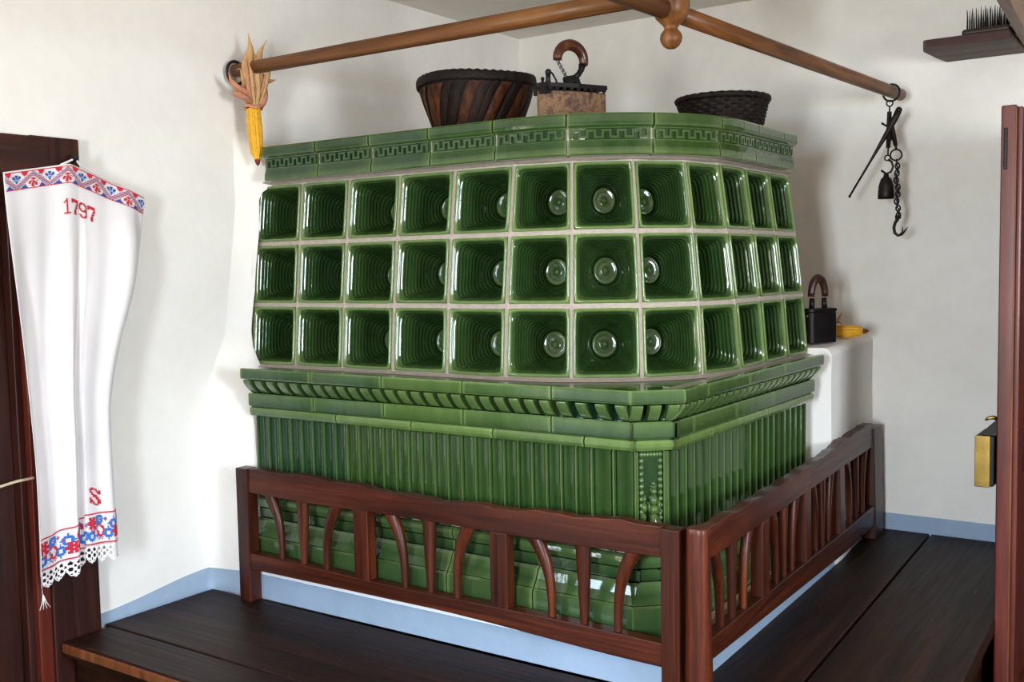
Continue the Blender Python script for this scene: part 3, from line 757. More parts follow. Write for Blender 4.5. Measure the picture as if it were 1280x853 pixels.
for q, (s0, s1) in enumerate(zip(cj, cj[1:])):
    mb = MB(); rows, th = [], []; a, b = s0 + 0.003, s1 - 0.003
    for f_, ex in ((0, 0.5), (0.03, 0.1), (0.2, 0), (0.4, 0), (0.6, 0), (0.8, 0), (0.97, 0.1), (1, 0.5)):
        rows.append([crown_at(lerp(a, b, f_), d, z) for d, z in CPR]); th += [min(1, t + ex) for t in CTH]
    mb.grid(rows, th, False)
    for r in (rows[0], rows[-1]): mb.add(list(r), [tuple(range(len(r)))], [0.5] * len(r))
    # running key pattern: uprights joined alternately at head and foot
    n = max(3, round((b - a) / 0.0185)); p = (b - a) / n
    def cbox(sa, sb, z0, z1, t=0.22):
        pts = [crown_at(sa, 0.003, z0), crown_at(sb, 0.003, z0), crown_at(sb, 0.0095, z0), crown_at(sa, 0.0095, z0), crown_at(sa, 0.003, z1), crown_at(sb, 0.003, z1), crown_at(sb, 0.0095, z1), crown_at(sa, 0.0095, z1)]
        mb.hexa(pts, [t] * 8)
    for k_ in range(n):
        sa = a + k_ * p; cbox(sa + p * 0.34, sa + p * 0.66, 1.325, 1.348)
        if k_ < n - 1:
            if k_ % 2 == 0: cbox(sa + p * 0.66, sa + p * 1.34, 1.342, 1.348)
            else: cbox(sa + p * 0.66, sa + p * 1.34, 1.325, 1.331)
    mb.build('crown_tile', 'glaze', stove, 0, ccol[q])
mb = MB(); rows = []
for s, p, n_ in CPATH:
    if s > cj[-1] - 0.002: break
    if s < cj[0] + 0.002: continue
    rows.append([(*(p + n_ * d), z) for d, z in ((0.006, 1.2835), (0.003, 1.30), (0.0, 1.34), (0.005, 1.384), (-0.05, 1.387))])
mb.grid(rows, None, False); mb.build('crown_mortar', 'grout', stove)
poly = [(0.09, CY + 0.02)] + [((p - n_ * 0.02).x, (p - n_ * 0.02).y) for s, p, n_ in CPATH if 0.08 < s < cj[-1]] + [(0.09, -0.84)]
slab('top_slab', poly, 1.29, 1.378, 'slab')

# ================================================================== BALUSTRADES
def fence_frame(A, B):
    A, B = Vector(A), Vector(B); d = (B - A).normalized(); n_ = Vector((-d.y, d.x))
    return lambda s, o_, z: (*(A + d * s + n_ * o_), z)
def balustrade(label, loc, F, L, posts, stiles, bays, z_top, z_rail, z_b1, z_b0, mats, near_round=False):
    t = thing('balustrade', label, 'railing', loc, 'railings around the stove')
    mx, mz = mats
    def rail(name, s0, s1, zb, zt, o0, o1, mat, parent=t):
        mb = MB(); rows = []; n = max(2, int((s1 - s0) / 0.025))
        for i in range(n + 1):
            s = lerp(s0, s1, i / n); a, b = zb(s), zt(s)
            rows.append([F(s, o0, a), F(s, o1, a), F(s, o1, b), F(s, o0, b)])
        mb.grid(rows, None, False, True); mb.add(rows[0], [(0, 1, 2, 3)]); mb.add(rows[-1], [(3, 2, 1, 0)])
        return mb.build(name, mat, parent, 0.0025, segs=2)
    s_in0, s_in1 = posts[0][1], posts[-1][0]
    rail('top_rail', s_in0, s_in1, z_rail, z_top, 0.006, 0.038, mx)
    rail('bottom_rail', s_in0, s_in1, z_b0, z_b1, 0.004, 0.040, mx)
    for j, (a, b, zz) in enumerate(posts):
        if near_round and j == 0:
            mb = MB(); rows = []
            for z, gsc in ((0.0, 1.16), (0.1, 1.10), (0.2, 1.03), (0.3, 0.98), (0.40, 0.94), (zz - 0.003, 0.92), (zz, 0.86)):
                cs, hw = (a + b) / 2, (b - a) / 2 * gsc; row = []
                for q in range(20):
                    an = 2 * PI * q / 20; c, s = math.cos(an), math.sin(an); r = (abs(c) ** 3.2 + abs(s) ** 3.2) ** (-1 / 3.2)
                    row.append(F(cs + hw * r * c, 0.022 + 0.026 * gsc * r * s, z))
                rows.append(row)
            mb.grid(rows, None, True, True); mb.add(rows[-1], [tuple(range(20))]); mb.build('post', mz, t)
        else:
            MB().hexa([F(a, 0, 0), F(b, 0, 0), F(b, 0.043, 0), F(a, 0.043, 0), F(a, 0, zz), F(b, 0, zz), F(b, 0.043, zz), F(a, 0.043, zz)]).build('post', mz, t, 0.0028)
    for a, b in stiles:
        zm = (a + b) / 2; z0, z1 = z_b1(zm) - 0.002, z_rail(zm) + 0.002
        MB().hexa([F(a, 0.005, z0), F(b, 0.005, z0), F(b, 0.039, z0), F(a, 0.039, z0), F(a, 0.005, z1), F(b, 0.005, z1), F(b, 0.039, z1), F(a, 0.039, z1)]).build('stile', mz, t, 0.0028)
    for a, b in bays:
        c, wb = (a + b) / 2, (b - a)
        for kind in (-1, 0, 1):
            mb = MB(); rows = []; n = 14
            for i in range(n + 1):
                q = i / n
                s_c = c + kind * (wb * 0.215 + wb * 0.115 * q ** 3.0)
                z0, z1 = z_b1(s_c) - 0.003, z_rail(s_c) + 0.004
                hw = lerp(0.0085, 0.0225 if kind else 0.0205, q ** (2.2 if kind else 1.0)); th_ = lerp(0.009, 0.0125, q)
                row = []
                for e_ in range(10):
                    an = 2 * PI * e_ / 10; row.append(F(s_c + hw * math.cos(an) * (1 + 0.15 * abs(math.sin(2 * an))), 0.022 + th_ * math.sin(an) * (1 + 0.15 * abs(math.sin(2 * an))), lerp(z0, z1, q)))
                rows.append(row)
            mb.grid(rows, None, True, True)
            mb.build('curved_baluster' if kind else 'straight_baluster', mz, t)
    return t
FA = fence_frame((0.0, -1.936), (1.0, -1.936))
topA = lambda s: 0.404 + 0.006 * math.cos((s - 0.42) * 5.3) + 0.003 * math.sin(31 * s) - 0.004 * math.exp(-((s - 0.85) / 0.2) ** 2) + 0.0015 * math.sin(77 * s)
balustrade('reddish brown wooden railing along the front of the green stove, left of the corner', (0.9, -1.91, 0), FA, 1.64,
           [(0.174, 0.222, 0.409), (1.592, 1.638, 0.405)], [(0.647, 0.700), (1.113, 1.166)], [(0.222, 0.647), (0.700, 1.113), (1.166, 1.592)],
           topA, lambda s: 0.334 + 0.002 * math.sin(9 * s), lambda s: 0.150 - 0.012 * (s / 1.6) + 0.003 * math.sin(6 * s), lambda s: 0.102 - 0.02 * smooth((s - 0.9) / 0.7), ('red_x', 'red_z'))
FB0 = fence_frame((1.698, -1.937), (1.613, -0.13))
LEAN = lambda s: 0.008 * smooth((s - 0.2) / 1.4)
FB = lambda s, o_, z: FB0(s, o_ + LEAN(s) * z / 0.4, z)
topB = lambda s: 0.409 - 0.005 * math.sin(PI * s / 1.2) + 0.009 * smooth((s - 1.13) / 0.09) + 0.0022 * math.sin(41 * s) + 0.0014 * math.sin(97 * s) - 0.010 * smooth((s - 1.66) / 0.1)
balustrade('reddish brown wooden railing running back to the wall, right of the corner', (1.66, -1.0, 0), FB, 1.8,
           [(0.0, 0.050, 0.413), (1.665, 1.782, 0.40)], [(0.425, 0.482), (0.815, 0.870), (1.20, 1.262)], [(0.05, 0.425), (0.482, 0.815), (0.870, 1.20), (1.262, 1.665)],
           topB, lambda s: 0.336, lambda s: 0.152 - 0.028 * min(1, s / 1.3), lambda s: 0.104 - 0.05 * min(1, s / 1.25), ('red_y', 'red_z'), near_round=True)

# ================================================================== HANGING POLES
fin = thing('hanging_rack', 'slim brown wooden poles joined in a turned ceiling drop above the stove', 'rack', (1.535, -1.74, ZC))
pr = [(0.0, 0.0), (0.010, 0.0005), (0.0185, 0.006), (0.0245, 0.0155), (0.0265, 0.0245), (0.0245, 0.034), (0.0185, 0.042), (0.0155, 0.045), (0.0165, 0.049), (0.0185, 0.053), (0.026, 0.061), (0.036, 0.071), (0.042, 0.082), (0.0445, 0.095), (0.0445, 0.19), (0.040, 0.21), (0.030, 0.222), (0.026, 0.24), (0.030, 0.30), (0.03, ZC - 1.506)]
MB().lathe(pr, 28, (1.535, -1.74, 1.506), capb=False).build('turned_drop', 'honey_z', fin)
p1 = p2 = fin
MB().tube([(0.012, -1.74, 1.637), (0.1, -1.74, 1.637), (0.5, -1.74, 1.637), (1.0, -1.74, 1.637), (1.53, -1.74, 1.637)], [0.0195, 0.0205, 0.022, 0.0235, 0.0235], 16).build('round_pole', 'honey_x', p1)
MB().tube([(0.012 + 0.004, -1.74 + 0.034 * math.cos(a), 1.630 + 0.036 * math.sin(a)) for a in [2 * PI * i / 24 for i in range(25)]], 0.005, 8, False).build('wall_ring', 'iron', p1)
dirv = Vector((0.135, 1.47, -0.019))
q0 = Vector((1.536, -1.74, 1.592))
MB().tube([q0 + dirv * t_ for t_ in (0.0, 0.3, 0.6, 0.9, 1.04)], [0.0215, 0.0215, 0.0215, 0.021, 0.0205], 16).build('round_pole', 'honey_y', p2)
MB().tube([q0 + dirv * t_ for t_ in (-0.028, -0.2, -0.5, -0.75)], [0.0235, 0.024, 0.024, 0.024], 16).build('round_pole', 'honey_y', p2)

# ================================================================== CORN
def cob(mb, base, tip, r, rows=12, n=30, mat=0, tipm=1):
    base, tip = Vector(base), Vector(tip); ax = (tip - base); Ln = ax.length; ax.normalize()
    a0 = Vector((0, 0, 1)) if abs(ax.z) < 0.9 else Vector((0, 1, 0)); u = (a0 - ax * a0.dot(ax)).normalized(); v = ax.cross(u)
    seg = rows * 6; rr = []
    for j in range(n * 4 + 1):
        t = j / (n * 4); env = r * (0.92 + 0.12 * math.sin(PI * min(1, t * 1.15 + 0.12))) * (1 - 0.5 * smooth((t - 0.82) / 0.18))
        row = []
        for i in range(seg):
            a = 2 * PI * i / seg
            k = abs(math.sin(a * rows / 2)) ** 0.7 * abs(math.sin(PI * t * n + (int(i / 6) % 2) * 0.5)) ** 0.5
            d = env * (0.77 + 0.25 * k); row.append(base + ax * (Ln * t) + (u * math.cos(a) + v * math.sin(a)) * d)
        rr.append(row)
    mb.m = mat; mb.grid(rr, None, True, True)
    mb.m = tipm; mb.tube([tip - ax * 0.004, tip + ax * 0.008, tip + ax * 0.018], [r * 0.42, r * 0.36, r * 0.12], 10)
def husk(parent, pts, w, mat, roll=0.0):
    pts = [Vector(p) for p in pts]; mb = MB(); rows = []; n = len(pts)
    dense = []
    for i in range(n - 1):
        for q in range(5): dense.append(pts[i].lerp(pts[i + 1], q / 5))
    dense.append(pts[-1])
    sm = dense
    for _ in range(3): sm = [sm[0]] + [(sm[i - 1] + sm[i] * 2 + sm[i + 1]) / 4 for i in range(1, len(sm) - 1)] + [sm[-1]]
    for i, p in enumerate(sm):
        t = i / (len(sm) - 1); p = p + Vector((0, -0.013 * (1 - t) if p.z > 1.0 else 0, 0)); d = (sm[min(i + 1, len(sm) - 1)] - sm[max(i - 1, 0)]).normalized()
        side = Vector((0.5 * math.sin(roll + 2 * t), 1, 0.0)); side = (side - d * side.dot(d)).normalized(); nn = d.cross(side)
        hw = 0.72 * w * (0.35 + 0.9 * math.sin(PI * min(1, 0.1 + t * 0.9)) ** 0.7) * (1 - 0.75 * smooth((t - 0.7) / 0.3))
        rows.append([p - side * hw + nn * hw * 0.35, p - side * hw * 0.4, p + side * hw * 0.4, p + side * hw + nn * hw * 0.35])
    mb.grid(rows, None, True); o_ = mb.build('husk_leaf', mat, parent)
    md = o_.modifiers.new('thick', 'SOLIDIFY'); md.thickness = 0.0012
    return o_
c1 = thing('corn_cob', 'yellow corn cob with dry husks hanging from the pole end at the left wall', 'corn', (0.075, -1.72, 1.5), 'corn cobs')
mb = MB(); cob(mb, (0.084, -1.733, 1.512), (0.092, -1.730, 1.352), 0.0235); mb.build('ear', ['corn', 'corn_tip'], c1, recalc=True)
X0 = 0.08
for pts, wd, mt, rl in [
    ([(X0, -1.715, 1.515), (X0 + 0.02, -1.735, 1.57), (X0 + 0.026, -1.770, 1.64), (X0 + 0.012, -1.735, 1.69), (X0, -1.74, 1.745)], 0.017, 'husk', 0.2),
    ([(X0, -1.705, 1.515), (X0 + 0.018, -1.70, 1.57), (X0 + 0.027, -1.715, 1.64), (X0 + 0.01, -1.70, 1.69), (X0 + 0.01, -1.672, 1.735)], 0.013, 'husk', 0.9),
    ([(X0 + 0.01, -1.72, 1.51), (X0 + 0.024, -1.72, 1.56), (X0 + 0.030, -1.768, 1.635), (X0 + 0.01, -1.72, 1.67), (X0 - 0.005, -1.72, 1.70)], 0.02, 'husk', 0.5),
    ([(X0, -1.70, 1.52), (X0 + 0.01, -1.685, 1.56), (X0 + 0.015, -1.69, 1.60), (X0 + 0.022, -1.668, 1.607), (X0 + 0.02, -1.645, 1.612)], 0.011, 'husk_pink', 1.2),
    ([(X0 + 0.01, -1.72, 1.52), (X0 + 0.02, -1.745, 1.55), (X0 + 0.015, -1.79, 1.565), (X0 + 0.01, -1.82, 1.585), (X0 + 0.01, -1.832, 1.61)], 0.010, 'husk_pink', 0.0),
    ([(X0 + 0.01, -1.73, 1.525), (X0 + 0.02, -1.77, 1.535), (X0 + 0.015, -1.81, 1.55), (X0 + 0.01, -1.80, 1.568)], 0.012, 'husk_pink', 0.8),
    ([(X0 + 0.012, -1.70, 1.51), (X0 + 0.022, -1.69, 1.545), (X0 + 0.018, -1.695, 1.60), (X0 + 0.012, -1.69, 1.628)], 0.014, 'husk_pink', 0.4),
    ([(X0 - 0.01, -1.73, 1.52), (X0, -1.75, 1.59), (X0 + 0.005, -1.765, 1.635), (X0 - 0.02, -1.775, 1.63)], 0.011, 'husk', 0.3)]:
    husk(c1, pts, wd, mt, rl)
for k in range(9):
    y_ = -1.742 + 0.0075 * k + rnd(-0.003, 0.003); z_ = rnd(1.60, 1.69)
    husk(c1, [(X0 + rnd(0.004, 0.016), -1.715 + 0.3 * (y_ + 1.712), 1.515), (X0 + 0.024, y_ - 0.012, 1.56), (X0 + 0.030 + rnd(0, 0.012), y_ - (0.03 if k < 6 else 0.0), 1.625), (X0 + rnd(0.012, 0.03), y_ - (0.034 if k < 6 else 0.0) + rnd(-0.01, 0.01), z_)], rnd(0.006, 0.010), 'husk' if k % 3 else 'husk_pink', rnd(0, 1.5))
mb = MB(); mb.tube([(X0 + 0.003 + 0.024 * math.cos(a), -1.730 + 0.027 * math.sin(a), 1.517 + 0.004 * math.sin(3 * a)) for a in [2 * PI * i / 20 for i in range(21)]], 0.0055, 8, False)
mb.build('husk_knot', 'husk_pink', c1)
c2 = thing('corn_cob', 'yellow corn cob lying on the white pier beside the small dark iron', 'corn', (1.54, -0.35, 0.73), 'corn cobs')
mb = MB(); cob(mb, (1.492, -0.352, 0.7485), (1.590, -0.342, 0.752), 0.022); mb.build('ear', ['corn', 'corn_tip'], c2)
for pts, wd, mt, rl in [
    ([(1.495, -0.35, 0.76), (1.50, -0.36, 0.78), (1.512, -0.365, 0.795), (1.522, -0.365, 0.818)], 0.010, 'husk', 0.2),
    ([(1.49, -0.35, 0.755), (1.495, -0.37, 0.775), (1.51, -0.375, 0.785), (1.528, -0.37, 0.776)], 0.012, 'husk_pink', 0.9),
    ([(1.485, -0.35, 0.75), (1.475, -0.37, 0.765), (1.49, -0.378, 0.78), (1.50, -0.37, 0.79)], 0.012, 'husk', 1.5)]:
    husk(c2, pts, wd, mt, rl)

# ================================================================== ON TOP OF THE STOVE
TZ = 1.3785
def splint_basket(label, c, r0, r1, h, n):
    t = thing('basket', label, 'basket', (c[0], c[1], TZ))
    prof = [(lerp(r0, r1, q) + 0.004 * math.sin(PI * q), h * q) for q in [i / 8 for i in range(9)]]
    inner = [(r - 0.006, z + 0.004) for r, z in prof]
    mb = MB(); mb.lathe(prof, 40, (c[0], c[1], TZ), capt=False); mb.lathe(inner, 40, (c[0], c[1], TZ), capt=False); mb.build('basket_wall', 'basket_dark', t)
    mb = MB(); rows = []
    for i in range(10):
        q = i / 9; z = h * (0.02 + 0.88 * q); r = lerp(r0, r1, 0.02 + 0.88 * q) + 0.004 * math.sin(PI * (0.02 + 0.88 * q))
        a0 = 0.62 * (q - 0.5) + 0.05 * math.sin(5 * q); hw = 1.02 * PI / n; row = []
        for e_, bo in ((-1, 0.0005), (-0.9, 0.003), (0, 0.0030), (0.85, 0.0050), (1, 0.0035)):
            a = a0 + hw * e_; row.append(Vector(((r + bo) * math.cos(a), (r + bo) * math.sin(a), z)))
        rows.append(row)
    loc = Vector((c[0], c[1], TZ)); mb.grid([[p + loc for p in r] for r in rows], None, True)
    s0 = mb.build('splint', 'splint', t, recalc=False)
    for k in range(1, n):
        s_ = s0.copy(); COL.objects.link(s_); s_.parent = t; s_.rotation_euler = (0, 0, 2 * PI * (k + rnd(-0.22, 0.22)) / n)
    mb = MB()
    def rim(a): return Vector((c[0] + (r1 + 0.001) * math.cos(a), c[1] + (r1 + 0.001) * math.sin(a), TZ + h + 0.003 * math.sin(3 * a)))
    rows = []
    for i in range(96):
        a = 2 * PI * i / 96; p = rim(a); o_ = Vector((math.cos(a), math.sin(a), 0)); tw = 1 + 0.12 * math.sin(46 * a)
        rows.append([p + (o_ * math.cos(b) * 0.0058 + Vector((0, 0, 1)) * math.sin(b) * 0.016) * tw for b in [2 * PI * k / 10 for k in range(10)]])
    rows.append(rows[0]); mb.grid(rows, None, True, True); mb.build('rim', 'basket_dark', t)
    return t
splint_basket('wide smoke-darkened splint basket on the stove top, left of the rusty iron', (0.685, -1.36), 0.112, 0.181, 0.190, 30)
def wicker_basket(label, c, r0, r1, h):
    t = thing('basket', label, 'basket', (c[0], c[1], TZ))
    n = 44
    def rr(q): return lerp(r0, r1, q ** 1.25)
    mb = MB(); rows = []
    NZ = 48
    for j in range(NZ + 1):
        q = j / NZ; row = []
        for k in range(n * 4):
            a = 2 * PI * k / (n * 4); par = int(q * 12) % 2
            wv = 0.0035 * math.sin(n / 2 * a + PI * par) * abs(math.sin(PI * q * 12)) ** 0.5 + 0.0025 * abs(math.sin(PI * q * 12))
            r = rr(q) + wv; row.append((c[0] + r * math.cos(a), c[1] + r * math.sin(a), TZ + h * q))
        rows.append(row)
    mb.grid(rows, None, True, True)
    mb.lathe([(rr(q) - 0.006, 0.004 + h * q) for q in (0, 0.3, 0.6, 1.0)], 40, (c[0], c[1], TZ), capt=False)
    mb.add([(c[0] + r0 * math.cos(2 * PI * k / 24), c[1] + r0 * math.sin(2 * PI * k / 24), TZ) for k in range(24)], [tuple(range(24))])
    mb.build('woven_wall', 'basket_dark', t)
    mb = MB(); rows = []
    for i in range(81):
        a = 2 * PI * i / 80; p = Vector((c[0] + r1 * math.cos(a), c[1] + r1 * math.sin(a), TZ + h)); o_ = Vector((math.cos(a), math.sin(a), 0)); tw = 1 + 0.15 * math.sin(30 * a)
        rows.append([p + (o_ * math.cos(b) * 0.008 + Vector((0, 0, 1)) * math.sin(b) * 0.009) * tw for b in [2 * PI * k / 8 for k in range(8)]])
    mb.grid(rows, None, True, True); mb.build('rim', 'basket_dark', t)
wicker_basket('small black wicker basket on the right end of the stove top', (1.333, -0.96), 0.114, 0.139, 0.120)

def xf(o, ang):
    ca_, sa_ = math.cos(ang), math.sin(ang)
    return lambda x, y, z: Vector((o[0] + ca_ * x - sa_ * y, o[1] + sa_ * x + ca_ * y, o[2] + z))
# large rusty charcoal iron: hull pointed at one end, lid with a scalloped edge, curved grip
io = (1.09, -1.47, TZ); T0 = xf(io, math.radians(66)); T = lambda x, y, z: T0(0.92 * x, 0.92 * y, z)
ir = thing('charcoal_iron', 'rusty box iron with curved wooden grip on the stove top between the baskets', 'iron', io)
hull = [(-0.108, -0.045), (0.02, -0.05), (0.108, -0.047), (0.108, 0.047), (0.02, 0.05), (-0.108, 0.045)]
hull = [(-0.116, -0.004), (-0.108, -0.016), (-0.06, -0.036), (0.0, -0.046), (0.104, -0.048), (0.104, 0.048), (0.0, 0.046), (-0.06, 0.036), (-0.108, 0.016), (-0.116, 0.004)]
HZ = 0.106
MB().prism(hull, lambda u, v, w_: T(u, v, w_), 0.0, HZ).build('body', 'rust', ir, 0.004)
mb = MB(); big = [(u * 1.02, v * 1.06) for u, v in hull]
mb.prism(big, lambda u, v, w_: T(u, v, w_), HZ + 0.008, HZ + 0.020)
for k in range(9):       # scalloped teeth under the lid
    u = -0.094 + 0.0235 * k
    hv = 0.048 if u > 0 else lerp(0.047, 0.030, -u / 0.094)
    for v in (-hv - 0.003, hv):
        mb.prism([(u - 0.0085, HZ + 0.009), (u + 0.0085, HZ + 0.009), (u + 0.006, HZ + 0.002), (u, HZ - 0.003), (u - 0.006, HZ + 0.002)], lambda a, b, w_: T(a, w_, b), v, v + 0.0035)
lid_ = mb.build('lid', 'black_iron', ir)
mb = MB(); mb.prism([(-0.115, HZ - 0.012), (-0.06, HZ - 0.008), (-0.06, HZ + 0.02), (-0.115, HZ + 0.02)], lambda a, b, w_: T(a, w_, b), -0.026, 0.026); mb.build('lid_plate', 'black_iron', lid_)
mb = MB()
mb.tube([T(-0.078, 0, HZ + 0.018), T(-0.078, 0, HZ + 0.036), T(-0.078, 0, HZ + 0.05)], [0.0085, 0.0065, 0.0075], 12); mb.ball(T(-0.077, 0, HZ + 0.053), 0.009)
mb.tube([T(-0.075, 0, HZ + 0.056), T(-0.062, 0, HZ + 0.050), T(-0.05, 0, HZ + 0.034), T(-0.044, 0, HZ + 0.018)], 0.0028, 8)
mb.tube([T(-0.098, 0, HZ + 0.018), T(-0.098, 0, HZ + 0.030)], 0.004, 8); mb.ball(T(-0.098, 0, HZ + 0.033), 0.0055)
mb.build('latch', 'black_iron', lid_)
mb = MB()   # saddle foot on the lid and neck rising to the grip
mb.prism([(-0.012, HZ + 0.020), (0.002, HZ + 0.020), (0.006, HZ + 0.030), (0.018, HZ + 0.031), (0.026, HZ + 0.020), (0.040, HZ + 0.020), (0.030, HZ + 0.043), (0.012, HZ + 0.050), (-0.016, HZ + 0.045), (-0.018, HZ + 0.038)], lambda a, b, w_: T(a, w_, b), -0.010, 0.010)
mb.tube([T(0.018, 0, HZ + 0.044), T(0.034, 0, HZ + 0.054), T(0.045, 0, HZ + 0.068), T(0.049, 0, HZ + 0.082)], [0.008, 0.008, 0.0085, 0.011], 12)
br_ = mb.build('grip_bracket', 'black_iron', ir)
mb = MB(); gp = []
for i in range(17):
    a = lerp(-0.25, PI * 1.02, i / 16); gp.append(T(0.006 + 0.049 * math.cos(a), 0, HZ + 0.092 + 0.042 * math.sin(a) * (1.0)))
mb.tube(gp, [0.0125 + 0.0035 * math.sin(PI * i / 16) for i in range(17)], 14); mb.build('wooden_grip', wood('grip_wood', lin(48, 24, 14), lin(84, 44, 26), lin(112, 66, 40), 0, 0.3, 0.3), br_)
mb = MB(); a0, a1 = T(-0.042, 0, HZ + 0.086), T(-0.012, 0, HZ + 0.046)
for k in range(9):
    p = a0.lerp(a1, k / 8)
    mb.tube([p + Vector(((0.0034 * math.cos(b)), 0.0034 * math.sin(b) if k % 2 else 0, 0.0042 * math.sin(b) if not k % 2 else 0.0042 * math.cos(b))) for b in [2 * PI * i / 8 for i in range(9)]], 0.0011, 5, False)
mb.build('small_chain', 'black_iron', ir)

# small dark iron on the pier
jo = (1.498, -0.56, ptz(1.5, -0.56) + 0.004); T2 = xf(jo, math.radians(62))
ji = thing('flat_iron', 'small black box iron with looped handle on the white pier beside the stove', 'iron', jo)
hl = []
for i in range(9): a = -PI / 2 + PI * i / 8; hl.append((0.05 + 0.035 * math.cos(a), 0.039 * math.sin(a)))
hl += [(-0.085, 0.037), (-0.085, -0.037)]
hl = [(-u * 0.72, v * 0.74) for u, v in hl]
MB().prism(hl, lambda u, v, w_: T2(u, v, w_), 0.0, 0.104).build('body', 'black_iron', ji, 0.003)
MB().prism([(u * 1.02, v * 1.03) for u, v in hl], lambda u, v, w_: T2(u, v, w_), 0.1045, 0.116).build('lid', 'black_iron', ji, 0.002)
mb = MB()
for k in range(4): mb.ball(T2(-0.0625 + 0.003 * abs(k - 1.5), -0.016 + 0.0105 * k, 0.092), 0.0026, 8, 6)
mb.build('rivet_row', plain('bright_steel', lin(190, 186, 180), 0.3, 0.9), ji)
mb = MB()
for s in (-0.024, 0.034): MB().tube([T2(s, 0, 0.112), T2(s * 0.9, 0, 0.150)], [0.010, 0.0085], 10).build('handle_post', 'black_iron', ji)
mb = MB(); gp = [T2(0.005 + 0.031 * math.cos(a), 0, 0.155 + 0.062 * math.sin(a)) for a in [PI * i / 14 for i in range(15)]]
mb.tube(gp, [0.011 + 0.003 * math.sin(PI * i / 14) for i in range(15)], 12); mb.build('looped_grip', plain('dark_brown_grip', lin(52, 26, 20), 0.35), ji)

# ================================================================== STEELYARD ON THE RIGHT POLE
ss = thing('steelyard_scale', 'black iron hand scale with chain and hook hanging from the right end of the pole', 'scale', (1.63, -0.16, 1.6))
YS = -0.30
def torus(mb, c, r, rt_, nrm, seg=22, sx=1.0):
    n_ = Vector(nrm).normalized(); a = Vector((0, 0, 1)) if abs(n_.z) < 0.9 else Vector((1, 0, 0)); u = (a - n_ * a.dot(n_)).normalized(); v = n_.cross(u)
    mb.tube([Vector(c) + u * math.cos(t) * r + v * math.sin(t) * r * sx for t in [2 * PI * i / seg for i in range(seg + 1)]], rt_, 7, False)
pc = q0 + dirv * ((YS + 1.74) / 1.47)
mb = MB(); torus(mb, (pc.x, YS, pc.z - 0.004), 0.0285, 0.0035, dirv); mb.build('pole_ring', 'black_iron', ss)
mb = MB(); torus(mb, (1.6630, YS, 1.5340), 0.010, 0.0026, (0.3, -1, 0)); mb.tube([(1.6630, YS, 1.5240), (1.6625, YS, 1.5050)], 0.0028, 8); mb.build('swivel', 'black_iron', ss)
mb = MB(); mb.tube([(1.6625, YS, 1.5060), (1.6610, YS, 1.4430), (1.6590, YS, 1.3830)], [0.0078, 0.009, 0.0075], 4, smooth=False)
mb.tube([(1.6590, YS, 1.3850), (1.6585, YS, 1.3580)], 0.003, 8); torus(mb, (1.6570, YS, 1.3490), 0.009, 0.0026, (0.2, -1, 0)); mb.build('left_hanger', 'iron', ss)
mb = MB(); mb.tube([(1.6940, YS - 0.006, 1.5050), (1.6840, YS - 0.006, 1.4830), (1.6640, YS - 0.006, 1.4460), (1.5990, YS - 0.006, 1.3380), (1.5310, YS - 0.006, 1.2260)], [0.0115, 0.0115, 0.0095, 0.0042, 0.0036], 10)
mb.ball((1.6950, YS - 0.006, 1.5070), 0.0115); mb.ball((1.5300, YS - 0.006, 1.2240), 0.005); mb.build('weighing_beam', 'iron', ss)
mb = MB(); mb.tube([(1.6390, YS - 0.012, 1.4680), (1.6610, YS - 0.006, 1.4530), (1.6730, YS, 1.4110), (1.6670, YS - 0.004, 1.4080)], 0.004, 7); mb.build('pivot_arm', 'black_iron', ss)
mb = MB(); mb.tube([(1.6690, YS - 0.002, 1.4610), (1.6770, YS, 1.4230), (1.6840, YS, 1.3880)], [0.009, 0.0085, 0.0065], 4, smooth=False); mb.tube([(1.6840, YS, 1.3880), (1.6855, YS, 1.3750)], 0.004, 8); mb.build('right_hanger', 'iron', ss)
mb = MB(); torus(mb, (1.6855, YS, 1.3570), 0.0185, 0.003, (0.35, -1, 0)); mb.build('chain_ring', 'black_iron', ss)
mb = MB(); mb.tube([(1.6590, YS, 1.3430), (1.6710, YS, 1.3350), (1.6760, YS, 1.3180), (1.6690, YS, 1.3010), (1.6530, YS, 1.2950), (1.6360, YS, 1.3080)], 0.0038, 8); mb.build('weight_hook', 'black_iron', ss)
MB().lathe([(0.001, 0.0), (0.027, 0.0), (0.0275, 0.012), (0.025, 0.045), (0.018, 0.068), (0.010, 0.076), (0.007, 0.088), (0.001, 0.09)], 20, (1.6530, YS, 1.2090)).build('bell_weight', 'iron', ss)
n = 16
for k in range(n):
    z = lerp(1.331, 1.151, k / (n - 1)); xx = 1.6875 + 0.006 * k / n + 0.003 * math.sin(k)
    mb = MB(); nr = (0.35, -1, 0) if k % 2 else (1, 0.35, 0); torus(mb, (xx, YS, z), 0.0105, 0.0028, nr, 12, 0.66); mb.build('chain_link', 'black_iron', ss)
mb = MB(); hk = [(1.6940, YS, 1.1450), (1.6910, YS, 1.1350), (1.6840, YS, 1.1250), (1.6800, YS, 1.1090), (1.6830, YS, 1.0910), (1.6940, YS, 1.0815), (1.7070, YS, 1.0850), (1.7190, YS, 1.0990), (1.7270, YS, 1.1110)]
mb.tube(hk, [0.007, 0.006, 0.0055, 0.0055, 0.0055, 0.005, 0.0042, 0.003, 0.001], 9)
mb.tube([(1.6990, YS, 1.0830), (1.7110, YS - 0.012, 1.0910), (1.7150, YS - 0.02, 1.1110)], [0.0042, 0.003, 0.001], 8)
mb.tube([(1.6925, YS, 1.1510), (1.6940, YS, 1.1380)], 0.010, 10); mb.build('meat_hook', 'black_iron', ss)

